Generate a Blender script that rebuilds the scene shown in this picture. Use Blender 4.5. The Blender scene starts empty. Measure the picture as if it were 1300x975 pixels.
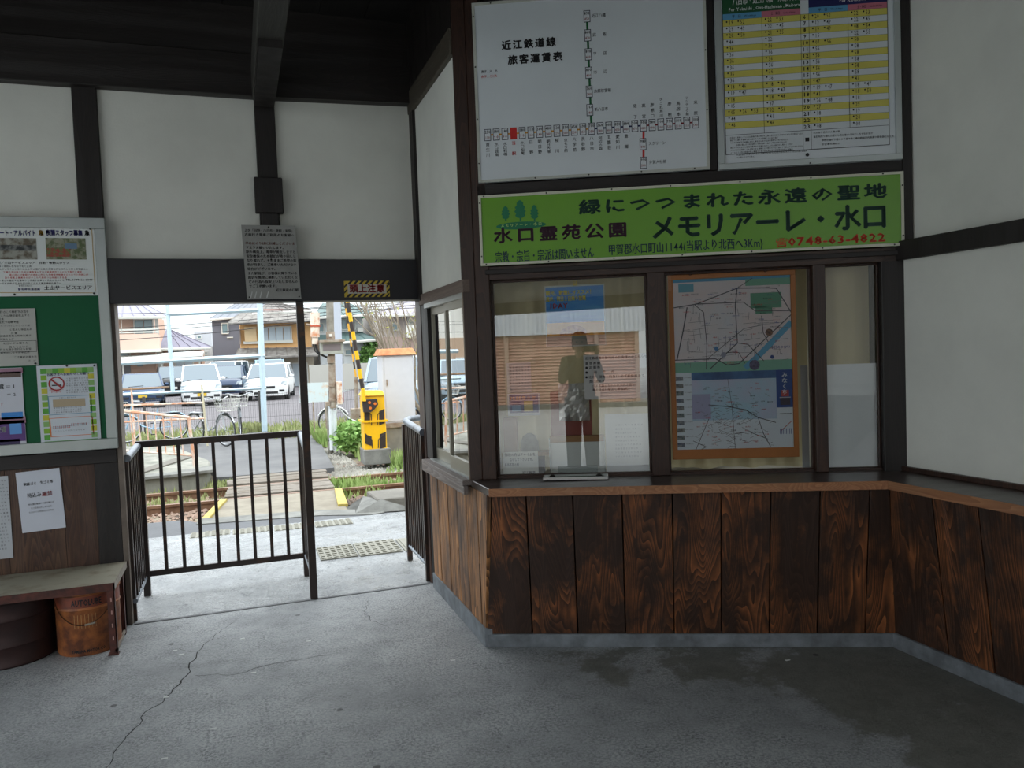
import bpy, math, random
from mathutils import Vector, Matrix
random.seed(7)
SC = bpy.context.scene
COL = SC.collection
# ------------------------------------------------------------------ camera, world, light, exposure
W_PX, H_PX, F_PX = 1300.0, 975.0, 990.0
CAM = Vector((0.0, 0.0, 1.55))
_p, _y, _r = math.radians(2.45), math.radians(19.3), math.radians(2.17)
FW = Vector((math.sin(_y) * math.cos(_p), math.cos(_y) * math.cos(_p), -math.sin(_p)))
_R0 = Vector((math.cos(_y), -math.sin(_y), 0.0))
_U0 = _R0.cross(FW)
RT = _R0 * math.cos(_r) - _U0 * math.sin(_r)
UP = _U0 * math.cos(_r) + _R0 * math.sin(_r)
cd = bpy.data.cameras.new('camera')
cd.sensor_width = 36.0
cd.lens = 36.0 * F_PX / W_PX
cd.clip_start = 0.02
cd.clip_end = 400
cam = bpy.data.objects.new('camera', cd)
COL.objects.link(cam)
m = Matrix((RT, UP, -FW)).transposed().to_4x4()
m.translation = CAM
cam.matrix_world = m
SC.camera = cam
SC.view_settings.view_transform = 'Standard'
SC.view_settings.look = 'None'
SC.view_settings.gamma = 1.0
SC.view_settings.use_curve_mapping = False
SC.view_settings.exposure = 0.68
SC.cycles.use_denoising = True
SC.cycles.max_bounces = 8
SC.cycles.diffuse_bounces = 5
SC.cycles.transparent_max_bounces = 12
SC.cycles.caustics_reflective = False
SC.cycles.caustics_refractive = False
SC.cycles.sample_clamp_indirect = 6.0

wd = bpy.data.worlds.new('overcast_sky')
SC.world = wd
wd.use_nodes = True
nt = wd.node_tree
bg = nt.nodes['Background']
tc = nt.nodes.new('ShaderNodeTexCoord')
sp = nt.nodes.new('ShaderNodeSeparateXYZ')
nt.links.new(tc.outputs['Generated'], sp.inputs[0])
rp = nt.nodes.new('ShaderNodeValToRGB')      # overcast sky: zenith about three times as bright as the horizon
nt.links.new(sp.outputs['Z'], rp.inputs[0])
e = rp.color_ramp.elements
e[0].position = 0.0; e[0].color = (0.285, 0.315, 0.325, 1)
e[1].position = 1.0; e[1].color = (0.92, 0.97, 1.0, 1)
nz = nt.nodes.new('ShaderNodeTexNoise'); nz.inputs['Scale'].default_value = 5.0; nz.inputs['Detail'].default_value = 5
nt.links.new(tc.outputs['Generated'], nz.inputs['Vector'])
mr = nt.nodes.new('ShaderNodeMapRange'); mr.inputs['To Min'].default_value = 0.88; mr.inputs['To Max'].default_value = 1.12
mr.inputs['From Min'].default_value = 0.3; mr.inputs['From Max'].default_value = 0.7
nt.links.new(nz.outputs[0], mr.inputs['Value'])
ml = nt.nodes.new('ShaderNodeMixRGB'); ml.blend_type = 'MULTIPLY'; ml.inputs[0].default_value = 1.0
nt.links.new(rp.outputs[0], ml.inputs[1]); nt.links.new(mr.outputs[0], ml.inputs[2])
nt.links.new(ml.outputs[0], bg.inputs[0])
bg.inputs[1].default_value = 2.95

def portal(name, loc, rot, sx, sy):
    l = bpy.data.lights.new(name, 'AREA'); l.shape = 'RECTANGLE'; l.size = sx; l.size_y = sy
    l.cycles.is_portal = True
    o = bpy.data.objects.new(name, l); o.location = loc; o.rotation_euler = rot; COL.objects.link(o)

G = -0.15          # level of the ground across the track
# ------------------------------------------------------------------ placing: a pixel's ray met with a real plane of the place
def ray(x, y): return FW + RT * ((x - 650) / F_PX) - UP * ((y - 487.5) / F_PX)
def fl(x, y, z=0.0):
    d = ray(x, y); t = (z - CAM.z) / d.z; return CAM + d * t
def py(x, y, Y):
    d = ray(x, y); return CAM + d * (Y / d.y)
def pxx(x, y, X):
    d = ray(x, y); return CAM + d * (X / d.x)
TA = math.radians(-25.0)
TU = Vector((math.cos(TA), math.sin(TA), 0)); TN = Vector((-math.sin(TA), math.cos(TA), 0)); T0 = Vector((1.167, 3.717, 0))
def tp(u, v, z=0.0): return T0 + TU * u + TN * v + Vector((0, 0, z))
def tk(x, y, v=0.30):       # pixel -> (u, z) on the booth wall's plane at depth v
    d = ray(x, y); t = ((T0 + TN * v) - Vector((CAM.x, CAM.y, 0))).dot(TN) / d.dot(TN)
    q = CAM + d * t; return ((q - T0).dot(TU), q.z)

# ------------------------------------------------------------------ materials
def s2l(c): c /= 255.0; return c / 12.92 if c <= 0.04045 else ((c + 0.055) / 1.055) ** 2.4
def rgb(r, g, b): return (s2l(r), s2l(g), s2l(b), 1)
_mats = {}
MATK = 1.0
def mat(name, col, rough=0.6, metal=0.0, var=0.0, scale=8.0, col2=None, bump=0.0, bscale=60.0, stretch=(1, 1, 1), spec=0.5, thr=(0.35, 0.65), sheen=0.0):
    """principled material; col2 is mixed in by a noise, var varies the value, bump is fine relief"""
    if name in _mats: return _mats[name]
    M = bpy.data.materials.new(name); M.use_nodes = True; n = M.node_tree; b = n.nodes['Principled BSDF']
    sc_ = lambda c: tuple(q * MATK for q in c[:3]) + (1,)
    col = sc_(col if len(col) == 4 else rgb(*col))
    b.inputs['Base Color'].default_value = col; b.inputs['Roughness'].default_value = rough; b.inputs['Metallic'].default_value = metal
    b.inputs['Specular IOR Level'].default_value = spec
    if col2 is not None or var or bump:
        t = n.nodes.new('ShaderNodeTexCoord'); oi = n.nodes.new('ShaderNodeObjectInfo')
        ad = n.nodes.new('ShaderNodeVectorMath'); ad.operation = 'MULTIPLY_ADD'
        cb = n.nodes.new('ShaderNodeCombineXYZ')
        for i in range(3): n.links.new(oi.outputs['Random'], cb.inputs[i])
        ad.inputs[1].default_value = (17.3, 9.1, 23.7)
        n.links.new(cb.outputs[0], ad.inputs[0]); n.links.new(t.outputs['Object'], ad.inputs[2])
        mp = n.nodes.new('ShaderNodeMapping'); mp.inputs['Scale'].default_value = stretch
        n.links.new(ad.outputs[0], mp.inputs[0])
        out = None
        if col2 is not None or var:
            z = n.nodes.new('ShaderNodeTexNoise'); z.inputs['Scale'].default_value = scale; z.inputs['Detail'].default_value = 6; z.inputs['Roughness'].default_value = 0.6
            n.links.new(mp.outputs[0], z.inputs['Vector'])
            r = n.nodes.new('ShaderNodeMapRange'); r.inputs['From Min'].default_value = thr[0]; r.inputs['From Max'].default_value = thr[1]
            n.links.new(z.outputs[0], r.inputs['Value'])
            x = n.nodes.new('ShaderNodeMixRGB'); x.inputs[1].default_value = col
            c2 = sc_(col2 if len(col2) == 4 else rgb(*col2)) if col2 is not None else (col[0] * (1 - var), col[1] * (1 - var), col[2] * (1 - var), 1)
            x.inputs[2].default_value = c2; n.links.new(r.outputs[0], x.inputs[0]); n.links.new(x.outputs[0], b.inputs['Base Color'])
        if bump:
            z2 = n.nodes.new('ShaderNodeTexNoise'); z2.inputs['Scale'].default_value = bscale; z2.inputs['Detail'].default_value = 4
            n.links.new(mp.outputs[0], z2.inputs['Vector'])
            bp = n.nodes.new('ShaderNodeBump'); bp.inputs['Strength'].default_value = bump; bp.inputs['Distance'].default_value = 0.01
            n.links.new(z2.outputs[0], bp.inputs['Height']); n.links.new(bp.outputs[0], b.inputs['Normal'])
    _mats[name] = M; return M

def wood(name, dark, light, worn, rough=0.5, grain=26.0, patch=3.0, wornamt=0.5, axis='Z', bump=0.35, long=0.09, gain=0.55, off=0.0):
    """old boards: long grain with arched figure along one axis, dark dirt and worn patches"""
    if name in _mats: return _mats[name]
    M = bpy.data.materials.new(name); M.use_nodes = True; n = M.node_tree; b = n.nodes['Principled BSDF']; L = n.links.new
    t = n.nodes.new('ShaderNodeTexCoord'); oi = n.nodes.new('ShaderNodeObjectInfo'); cb = n.nodes.new('ShaderNodeCombineXYZ')
    for i in range(3): L(oi.outputs['Random'], cb.inputs[i])
    ad = n.nodes.new('ShaderNodeVectorMath'); ad.operation = 'MULTIPLY_ADD'; ad.inputs[1].default_value = (31.3, 19.1, 43.7)
    L(cb.outputs[0], ad.inputs[0]); L(t.outputs['Object'], ad.inputs[2])
    sc = {'Z': (1, 1, long), 'X': (long, 1, 1), 'Y': (1, long, 1)}[axis]
    mp = n.nodes.new('ShaderNodeMapping'); mp.inputs['Scale'].default_value = sc; L(ad.outputs[0], mp.inputs[0])
    # arched figure: bands of a low frequency noise
    z0 = n.nodes.new('ShaderNodeTexNoise'); z0.inputs['Scale'].default_value = 6.5; z0.inputs['Detail'].default_value = 1.5; L(mp.outputs[0], z0.inputs['Vector'])
    mu = n.nodes.new('ShaderNodeMath'); mu.operation = 'MULTIPLY'; mu.inputs[1].default_value = 34.0; L(z0.outputs[0], mu.inputs[0])
    fr = n.nodes.new('ShaderNodeMath'); fr.operation = 'FRACT'; L(mu.outputs[0], fr.inputs[0])
    pw = n.nodes.new('ShaderNodeMath'); pw.operation = 'POWER'; pw.inputs[1].default_value = 1.7; L(fr.outputs[0], pw.inputs[0])
    z1 = n.nodes.new('ShaderNodeTexNoise'); z1.inputs['Scale'].default_value = grain * 4; z1.inputs['Detail'].default_value = 5; L(mp.outputs[0], z1.inputs['Vector'])
    av = n.nodes.new('ShaderNodeMath'); av.operation = 'MULTIPLY_ADD'; av.use_clamp = True; av.inputs[1].default_value = gain; L(pw.outputs[0], av.inputs[0])
    h = n.nodes.new('ShaderNodeMath'); h.operation = 'MULTIPLY_ADD'; h.inputs[2].default_value = off; h.inputs[1].default_value = 0.6; L(z1.outputs[0], h.inputs[0]); L(h.outputs[0], av.inputs[2])
    # wear patches
    z2 = n.nodes.new('ShaderNodeTexNoise'); z2.inputs['Scale'].default_value = patch; z2.inputs['Detail'].default_value = 7; z2.inputs['Roughness'].default_value = 0.65
    mp2 = n.nodes.new('ShaderNodeMapping'); mp2.inputs['Scale'].default_value = {'Z': (1, 1, 0.6), 'X': (0.6, 1, 1), 'Y': (1, 0.6, 1)}[axis]
    L(ad.outputs[0], mp2.inputs[0]); L(mp2.outputs[0], z2.inputs['Vector'])
    r2 = n.nodes.new('ShaderNodeMapRange'); r2.inputs['From Min'].default_value = 0.62 - wornamt * 0.3; r2.inputs['From Max'].default_value = 0.72 - wornamt * 0.22; L(z2.outputs[0], r2.inputs['Value'])
    x1 = n.nodes.new('ShaderNodeMixRGB'); x1.inputs[1].default_value = rgb(*dark); x1.inputs[2].default_value = rgb(*light); L(av.outputs[0], x1.inputs[0])
    x2 = n.nodes.new('ShaderNodeMixRGB'); x2.inputs[1].default_value = rgb(*dark); x2.inputs[2].default_value = rgb(*worn)
    L(av.outputs[0], x2.inputs[0])
    x3 = n.nodes.new('ShaderNodeMixRGB'); L(r2.outputs[0], x3.inputs[0]); L(x1.outputs[0], x3.inputs[1]); L(x2.outputs[0], x3.inputs[2])
    L(x3.outputs[0], b.inputs['Base Color']); b.inputs['Roughness'].default_value = rough
    bp = n.nodes.new('ShaderNodeBump'); bp.inputs['Strength'].default_value = bump; bp.inputs['Distance'].default_value = 0.004
    L(av.outputs[0], bp.inputs['Height']); L(bp.outputs[0], b.inputs['Normal'])
    _mats[name] = M; return M

def glass(name, refl=0.1, tint=(0.92, 0.95, 0.94), fres=1.45, rough=0.0):
    if name in _mats: return _mats[name]
    M = bpy.data.materials.new(name); M.use_nodes = True; n = M.node_tree; n.nodes.clear(); L = n.links.new
    o = n.nodes.new('ShaderNodeOutputMaterial'); tr = n.nodes.new('ShaderNodeBsdfTransparent'); tr.inputs[0].default_value = tint + (1,)
    g = n.nodes.new('ShaderNodeBsdfGlossy'); g.inputs['Roughness'].default_value = rough; g.inputs[0].default_value = (1, 1, 1, 1)
    f = n.nodes.new('ShaderNodeFresnel'); f.inputs[0].default_value = fres
    a = n.nodes.new('ShaderNodeMath'); a.operation = 'MULTIPLY_ADD'; a.inputs[1].default_value = 1.0 - refl; a.inputs[2].default_value = refl; a.use_clamp = True
    L(f.outputs[0], a.inputs[0])
    mx = n.nodes.new('ShaderNodeMixShader'); L(a.outputs[0], mx.inputs[0]); L(tr.outputs[0], mx.inputs[1]); L(g.outputs[0], mx.inputs[2]); L(mx.outputs[0], o.inputs[0])
    _mats[name] = M; return M

# ------------------------------------------------------------------ mesh builder
class MB:
    def __init__(s): s.v = []; s.f = []; s.smooth = False
    def add(s, vs, fs):
        k = len(s.v); s.v += [tuple(p) for p in vs]; s.f += [tuple(i + k for i in f) for f in fs]; return s
    def box(s, x0, x1, y0, y1, z0, z1):
        return s.add([(x0, y0, z0), (x1, y0, z0), (x1, y1, z0), (x0, y1, z0), (x0, y0, z1), (x1, y0, z1), (x1, y1, z1), (x0, y1, z1)],
                     [(0, 3, 2, 1), (4, 5, 6, 7), (0, 1, 5, 4), (1, 2, 6, 5), (2, 3, 7, 6), (3, 0, 4, 7)])
    def hexa(s, b, t):       # bottom four, top four, counter-clockwise seen from above
        return s.add(list(b) + list(t), [(0, 3, 2, 1), (4, 5, 6, 7), (0, 1, 5, 4), (1, 2, 6, 5), (2, 3, 7, 6), (3, 0, 4, 7)])
    def quad(s, a, b, c, d): return s.add([a, b, c, d], [(0, 1, 2, 3)])
    def rect(s, x0, x1, z0, z1, y=0.0): return s.quad((x0, y, z0), (x1, y, z0), (x1, y, z1), (x0, y, z1))
    def prism(s, pts, a0, a1, ax='y'):   # polygon in the two other axes, extruded along ax
        f = {'y': lambda p, a: (p[0], a, p[1]), 'x': lambda p, a: (a, p[0], p[1]), 'z': lambda p, a: (p[0], p[1], a)}[ax]
        n = len(pts); vs = [f(p, a0) for p in pts] + [f(p, a1) for p in pts]
        return s.add(vs, [tuple(range(n)), tuple(range(2 * n - 1, n - 1, -1))] + [(i, i + n, (i + 1) % n + n, (i + 1) % n) for i in range(n)])
    def tube(s, pts, r, n=6, cap=True, r1=None):
        pts = [Vector(p) for p in pts]; k = len(s.v); m = len(pts); prev = None
        for i, p in enumerate(pts):
            d = (pts[min(i + 1, m - 1)] - pts[max(i - 1, 0)]).normalized()
            if prev is None: a = d.orthogonal().normalized()
            else:
                a = prev - d * prev.dot(d); a = a.normalized() if a.length > 1e-5 else d.orthogonal().normalized()
            prev = a; b = d.cross(a); rr = r if r1 is None else r + (r1 - r) * i / max(m - 1, 1)
            for j in range(n):
                t = 2 * math.pi * (j + .5) / n; s.v.append(tuple(p + (a * math.cos(t) + b * math.sin(t)) * rr))
        for i in range(m - 1):
            for j in range(n): s.f.append((k + i * n + j, k + i * n + (j + 1) % n, k + (i + 1) * n + (j + 1) % n, k + (i + 1) * n + j))
        if cap: s.f.append(tuple(k + j for j in reversed(range(n)))); s.f.append(tuple(k + (m - 1) * n + j for j in range(n)))
        return s
    def lathe(s, prof, c=(0, 0, 0), n=24, ax='z'):
        k = len(s.v)
        for r, h in prof:
            for j in range(n):
                t = 2 * math.pi * j / n; a, b = r * math.cos(t), r * math.sin(t)
                s.v.append({'z': (c[0] + a, c[1] + b, c[2] + h), 'y': (c[0] + a, c[1] + h, c[2] + b), 'x': (c[0] + h, c[1] + a, c[2] + b)}[ax])
        for i in range(len(prof) - 1):
            for j in range(n): s.f.append((k + i * n + j, k + i * n + (j + 1) % n, k + (i + 1) * n + (j + 1) % n, k + (i + 1) * n + j))
        return s
    def blob(s, c, r, n=8, sq=(1, 1, 1)):
        return s.lathe([(r * math.sin(math.pi * i / n) * 1.0 + 1e-4, -r * math.cos(math.pi * i / n)) for i in range(n + 1)], (0, 0, 0), n + 2) if False else s._blob(c, r, n, sq)
    def _blob(s, c, r, n, sq):
        k = len(s.v)
        for i in range(n + 1):
            a = math.pi * i / n
            for j in range(n):
                t = 2 * math.pi * j / n
                s.v.append((c[0] + sq[0] * r * math.sin(a) * math.cos(t), c[1] + sq[1] * r * math.sin(a) * math.sin(t), c[2] - sq[2] * r * math.cos(a)))
        for i in range(n):
            for j in range(n): s.f.append((k + i * n + j, k + i * n + (j + 1) % n, k + (i + 1) * n + (j + 1) % n, k + (i + 1) * n + j))
        return s
    def frame(s, x0, x1, z0, z1, w, y0, y1, wb=None, wt=None):   # a picture-frame ring
        wb = wb or w; wt = wt or w
        s.box(x0, x1, y0, y1, z0, z0 + wb); s.box(x0, x1, y0, y1, z1 - wt, z1)
        s.box(x0, x0 + w, y0, y1, z0 + wb, z1 - wt); s.box(x1 - w, x1, y0, y1, z0 + wb, z1 - wt); return s
    def tri(s): return sum(len(f) - 2 for f in s.f)

def link(name, mb, material, parent=None, loc=None, rz=None, kind=None, label=None, bev=0.0, smooth=False):
    me = bpy.data.meshes.new(name); me.from_pydata(mb.v, [], mb.f); me.update()
    if material: me.materials.append(material)
    if smooth or mb.smooth:
        for p in me.polygons: p.use_smooth = True
        try: me.set_sharp_from_angle(angle=math.radians(42))
        except Exception: pass
    o = bpy.data.objects.new(name, me); COL.objects.link(o)
    if parent: o.parent = parent
    if loc is not None: o.location = loc
    if rz is not None: o.rotation_euler = (0, 0, rz)
    if kind: o['kind'] = kind
    if label: o['label'] = label
    if bev:
        b = o.modifiers.new('bevel', 'BEVEL'); b.width = bev; b.segments = 1; b.limit_method = 'ANGLE'; b.angle_limit = math.radians(40)
    return o
P = link
def S(name, mb, material, parent=None, **k): return link(name, mb, material, parent, kind='structure' if parent is None else None, **k)
def thing(name, label, cat, loc=(0, 0, 0), rz=0.0, group=None):
    o = bpy.data.objects.new(name, None); COL.objects.link(o); o.empty_display_size = 0.1
    o.location = loc; o.rotation_euler = (0, 0, rz); return tag(o, label, cat, group)
def tag(o, label, cat, group=None, kind=None):
    o['label'] = label; o['category'] = cat
    if group: o['group'] = group
    if kind: o['kind'] = kind
    return o
def sroot(name, loc=(0, 0, 0), rz=0.0):
    o = bpy.data.objects.new(name, None); COL.objects.link(o); o.location = loc; o.rotation_euler = (0, 0, rz); o['kind'] = 'structure'; return o
def dup(root, loc, rz, label=None, group=None):
    r = root.copy(); COL.objects.link(r); r.location = loc; r.rotation_euler = (0, 0, rz)
    if label: r['label'] = label
    if group: r['group'] = group
    for ch in list(root.children):
        c = ch.copy(); COL.objects.link(c); c.parent = r
        for g in list(ch.children):
            d = g.copy(); COL.objects.link(d); d.parent = c
    return r

# ------------------------------------------------------------------ lettering: each character becomes flat mesh once, then is laid out in a board's own plane
GLYPH = {}
def glyphs(chars, bold):
    objs = []
    for ch in sorted(set(chars)):
        if bold and (ch, 0) in GLYPH: GLYPH[(ch, bold)] = GLYPH[(ch, 0)]
        if (ch, bold) in GLYPH or ch in ' \u3000\n': continue
        c = bpy.data.curves.new('glyph', 'FONT'); c.body = ch; c.size = 1.0; c.resolution_u = 1
        c.offset = 0.004
        o = bpy.data.objects.new('glyph', c); COL.objects.link(o); objs.append((ch, o, c))
    dg = bpy.context.evaluated_depsgraph_get()
    for ch, o, c in objs:
        me = bpy.data.meshes.new_from_object(o.evaluated_get(dg))
        vs = [tuple(v.co) for v in me.vertices]; fs = [tuple(p.vertices) for p in me.polygons]
        x0 = min((v[0] for v in vs), default=0); x1 = max((v[0] for v in vs), default=0.3)
        GLYPH[(ch, bold)] = (vs, fs, x0, x1)
        bpy.data.objects.remove(o); bpy.data.curves.remove(c); bpy.data.meshes.remove(me)
def wide(ch): return ord(ch) > 0x2000
def adv(ch, bold):
    if ch == ' ': return 0.3
    if ch == '\u3000' or wide(ch): return 1.0
    g = GLYPH[(ch, bold)]; return max(g[3] - g[2] + 0.1, .58 if ch.isdigit() else 0)
def put(mb, ch, x, z, h, sx, bold, y, cell):
    vs, fs, x0, x1 = GLYPH[(ch, bold)]
    off = (cell - (x1 - x0)) / 2 - x0 if not wide(ch) else (cell - 1.0) / 2 + (0.0 if x1 - x0 > 0.3 else 0.0)
    d = {0: 0, 1: .018, 2: .034}[bold] * (1 if wide(ch) else .8)
    for ox_, oz_ in {0: ((0, 0),), 1: ((-d, 0), (d, 0)), 2: ((-d, 0), (d, 0), (0, -d), (0, d))}[bold]:
        mb.add([(x + (v[0] + off + ox_) * h * sx, y, z + (v[1] + 0.14 + oz_) * h) for v in vs], fs)
def text(mb, s, x, z, h, w=None, bold=0, y=-0.001, al='l', st=1.0):
    """lay S out from (x, z) in the plane y, letter height h, squeezed or spread to the width w"""
    glyphs(s, bold)
    tot = sum(adv(c, bold) for c in s) * h
    sx = 1.0; sp = 0.0
    if w is not None:
        if tot > w: sx = w / tot
        elif len(s) > 1: sx = min(st, w / tot); sp = (w - tot * sx) / (len(s) - 1)
    else: w = tot
    if al == 'c': x -= w / 2
    if al == 'r': x -= w
    for c in s:
        a = adv(c, bold)
        if c not in ' \u3000': put(mb, c, x, z, h, sx, bold, y, a)
        x += a * h * sx + sp
    return mb
def vtext(mb, s, x, ztop, h, total=None, bold=0, y=-0.001):
    """a column of characters, x is its centre"""
    glyphs(s, bold); n = len(s); st = h if total is None else (total - h) / max(n - 1, 1)
    for i, c in enumerate(s):
        if c not in ' \u3000': put(mb, c, x - h / 2, ztop - h - i * st, h * min(1, st / h), min(1.2, max(1, h / st)), bold, y, 1.0)
    return mb
KANJI = '水口駅乗車案内時刻運賃電車方面行先近江八日市日野貴生川石部草津線旅客切符売場待合室注意事項連絡下記通行止土山営業所係員様願致申上'
KANA = 'のにはをがでとしてまもれるすあいこくさたなんかけそらりよつ'
_rl = random.Random(3)
def filler(n):
    return ''.join(_rl.choice(KANJI if _rl.random() < .5 else KANA) for _ in range(n))

BLK = mat('print_black', (26, 26, 30), 0.6)
RED = mat('print_red', (196, 40, 34), 0.6)
GRYP = mat('print_grey', (110, 112, 116), 0.6)
WHT = mat('print_white', (225, 228, 228), 0.6)
# ================================================================== THE BUILDING
M_beam = wood('beam_wood', (16, 13, 13), (36, 28, 25), (42, 34, 30), 0.55, wornamt=0.2)
M_beamx = wood('beam_wood_lengthways', (16, 13, 13), (36, 28, 25), (42, 34, 30), 0.55, wornamt=0.2, axis='X')
M_post = wood('post_wood', (32, 20, 16), (64, 40, 29), (84, 55, 41), 0.45, wornamt=0.35, bump=0.15)
M_plaster = mat('wall_plaster', (226, 226, 218), 0.9, var=0.10, scale=2.2, bump=0.08, bscale=90)
M_plank = wood('dark_old_plank', (44, 30, 23), (160, 98, 57), (62, 43, 34), 0.40, patch=3.4, wornamt=0.80, long=0.045, gain=.8, off=-.18)
M_plank2 = wood('lit_worn_plank', (52, 33, 22), (196, 138, 84), (112, 82, 60), 0.6, wornamt=0.5, long=.03, gain=.85, off=-.16)  # side boards: grazing light from the doorway put into the paler colour, plus wear
M_dado = wood('dado_board', (44, 28, 22), (86, 56, 40), (110, 80, 58), 0.55, wornamt=0.55)
M_conc = mat('kick_concrete', (122, 128, 134), 0.8, col2=(92, 96, 100), scale=9, bump=0.4, bscale=45)
M_alu = mat('aluminium', (176, 180, 178), 0.35, 0.6, var=0.08, scale=20)
M_sash = mat('bronze_grey_sash', (150, 146, 132), 0.4, 0.4)
M_black = mat('black_void', (10, 10, 10), 0.9)
M_floor = None

def floor_material():
    M = bpy.data.materials.new('station_floor_concrete'); M.use_nodes = True; n = M.node_tree; b = n.nodes['Principled BSDF']; L = n.links.new
    t = n.nodes.new('ShaderNodeTexCoord'); P0 = t.outputs['Object']
    def noise(s, d=6, r=0.6, off=None):
        z = n.nodes.new('ShaderNodeTexNoise'); z.inputs['Scale'].default_value = s; z.inputs['Detail'].default_value = d; z.inputs['Roughness'].default_value = r
        L(P0, z.inputs['Vector']); return z.outputs[0]
    def rng(v, a, c, lo=0.0, hi=1.0):
        r = n.nodes.new('ShaderNodeMapRange'); r.inputs['From Min'].default_value = a; r.inputs['From Max'].default_value = c
        r.inputs['To Min'].default_value = lo; r.inputs['To Max'].default_value = hi; L(v, r.inputs['Value']); return r.outputs[0]
    def mixc(f, a, c):
        x = n.nodes.new('ShaderNodeMixRGB'); L(f, x.inputs[0])
        for i, q in ((1, a), (2, c)):
            if isinstance(q, tuple): x.inputs[i].default_value = q
            else: L(q, x.inputs[i])
        return x.outputs[0]
    def mth(op, a, c=None):
        x = n.nodes.new('ShaderNodeMath'); x.operation = op
        for i, q in ((0, a), (1, c)):
            if q is None: continue
            if isinstance(q, (int, float)): x.inputs[i].default_value = q
            else: L(q, x.inputs[i])
        return x.outputs[0]
    base = mixc(rng(noise(1.6), 0.35, 0.65), rgb(174, 177, 178), rgb(138, 141, 143))
    base = mixc(rng(noise(75, 4, 0.85), 0.44, 0.58), base, mixc(rng(noise(9), 0.3, 0.7), rgb(90, 93, 96), rgb(142, 145, 148)))
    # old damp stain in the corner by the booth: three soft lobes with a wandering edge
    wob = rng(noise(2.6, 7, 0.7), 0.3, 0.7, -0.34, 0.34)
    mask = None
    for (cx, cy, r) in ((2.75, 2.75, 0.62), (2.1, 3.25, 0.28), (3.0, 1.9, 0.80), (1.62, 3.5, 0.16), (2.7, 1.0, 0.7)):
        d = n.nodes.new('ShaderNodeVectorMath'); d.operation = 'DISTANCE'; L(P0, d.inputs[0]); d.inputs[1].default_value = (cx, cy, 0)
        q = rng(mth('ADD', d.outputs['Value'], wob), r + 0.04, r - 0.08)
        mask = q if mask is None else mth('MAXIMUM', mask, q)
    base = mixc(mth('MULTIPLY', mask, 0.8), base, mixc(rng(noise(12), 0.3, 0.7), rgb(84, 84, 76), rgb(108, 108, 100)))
    # dark spots of old gum
    v = n.nodes.new('ShaderNodeTexVoronoi'); v.inputs['Scale'].default_value = 3.2; L(P0, v.inputs['Vector'])
    base = mixc(mth('MULTIPLY', rng(v.outputs['Distance'], 0.055, 0.04), 0.75), base, rgb(34, 34, 34))
    L(base, b.inputs['Base Color'])
    sp = n.nodes.new('ShaderNodeSeparateXYZ'); L(P0, sp.inputs[0])
    wet = mth('MULTIPLY', rng(sp.outputs['Y'], 5.10, 5.16), rng(noise(3.0, 4), 0.40, 0.56))
    L(mth('SUBTRACT', rng(noise(5), 0.3, 0.7, 0.45, 0.7), mth('MULTIPLY', wet, 0.34)), b.inputs['Roughness'])
    z = mth('ADD', mth('MULTIPLY', noise(90, 5, 0.8), 0.5), mth('MULTIPLY', noise(9, 7, .7), 0.9))
    bp = n.nodes.new('ShaderNodeBump'); bp.inputs['Distance'].default_value = 0.02; L(z, bp.inputs['Height'])
    L(rng(sp.outputs['Y'], 5.10, 5.16, 0.45, 0.7), bp.inputs['Strength'])
    L(bp.outputs[0], b.inputs['Normal'])
    return M
M_floor = floor_material()

# ---- floor
S('floor', MB().box(-3.4, 3.4, -1.95, 5.12, -0.12, 0.0).add([], []), M_floor)
apron = S('ground_apron', MB().box(-7, 9, 5.12, 7.62, -0.25, -0.004), M_floor)
fo = bpy.data.objects['floor']
# long crack running from the bench side to the front, and a branch
def crack(pts, w, name='crack'):
    b = MB(); pp = []
    for i in range(len(pts) - 1):
        a, c = Vector(pts[i]), Vector(pts[i + 1]); k = max(2, int((c - a).length / 0.035))
        for j in range(k): pp.append(a + (c - a) * j / k + Vector((random.uniform(-.012, .012), random.uniform(-.012, .012), 0)))
    pp.append(Vector(pts[-1])); n = len(pp)
    for i in range(n - 1):
        ww = w * (0.4 + 0.6 * math.sin(math.pi * (i + .5) / n)) * random.uniform(.6, 1.3)
        d = (pp[i + 1] - pp[i]).normalized(); q = Vector((-d.y, d.x, 0)) * ww / 2
        b.quad(pp[i] - q + Vector((0, 0, .0006)), pp[i + 1] - q + Vector((0, 0, .0006)), pp[i + 1] + q + Vector((0, 0, .0006)), pp[i] + q + Vector((0, 0, .0006)))
    return P(name, b, mat('crack_dark', (22, 22, 22), 0.9), fo)
crack([tuple(fl(*p)) for p in ((135, 975), (155, 945), (185, 905), (204, 893), (235, 860), (250, 828), (272, 808), (300, 788))], 0.0065)
crack([tuple(fl(*p)) for p in ((250, 828), (225, 824), (205, 825))], 0.003)
crack([tuple(fl(*p)) for p in ((245, 858), (300, 856), (335, 846), (370, 838), (420, 832))], 0.004)
crack([tuple(fl(*p)) for p in ((470, 760), (462, 778), (475, 790), (505, 800))], 0.003)
for q in ((222, 826), (230, 831), (322, 854), (308, 811), (271, 925), (209, 963), (211, 885), (392, 814), (293, 837), (575, 838), (905, 809), (1000, 838)):
    p = fl(*q); P('paper_scrap', MB().box(p.x - .012, p.x + .012, p.y - .006, p.y + .006, 0, .0015), mat('scrap', (200, 202, 200), .8), fo, rz=0)
# threshold line between hall and apron
S('trim_1', MB().box(-0.66, 1.15, 5.10, 5.125, -0.01, 0.004), mat('threshold_dark', (112, 114, 116), 0.8, var=.3), None)

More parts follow.
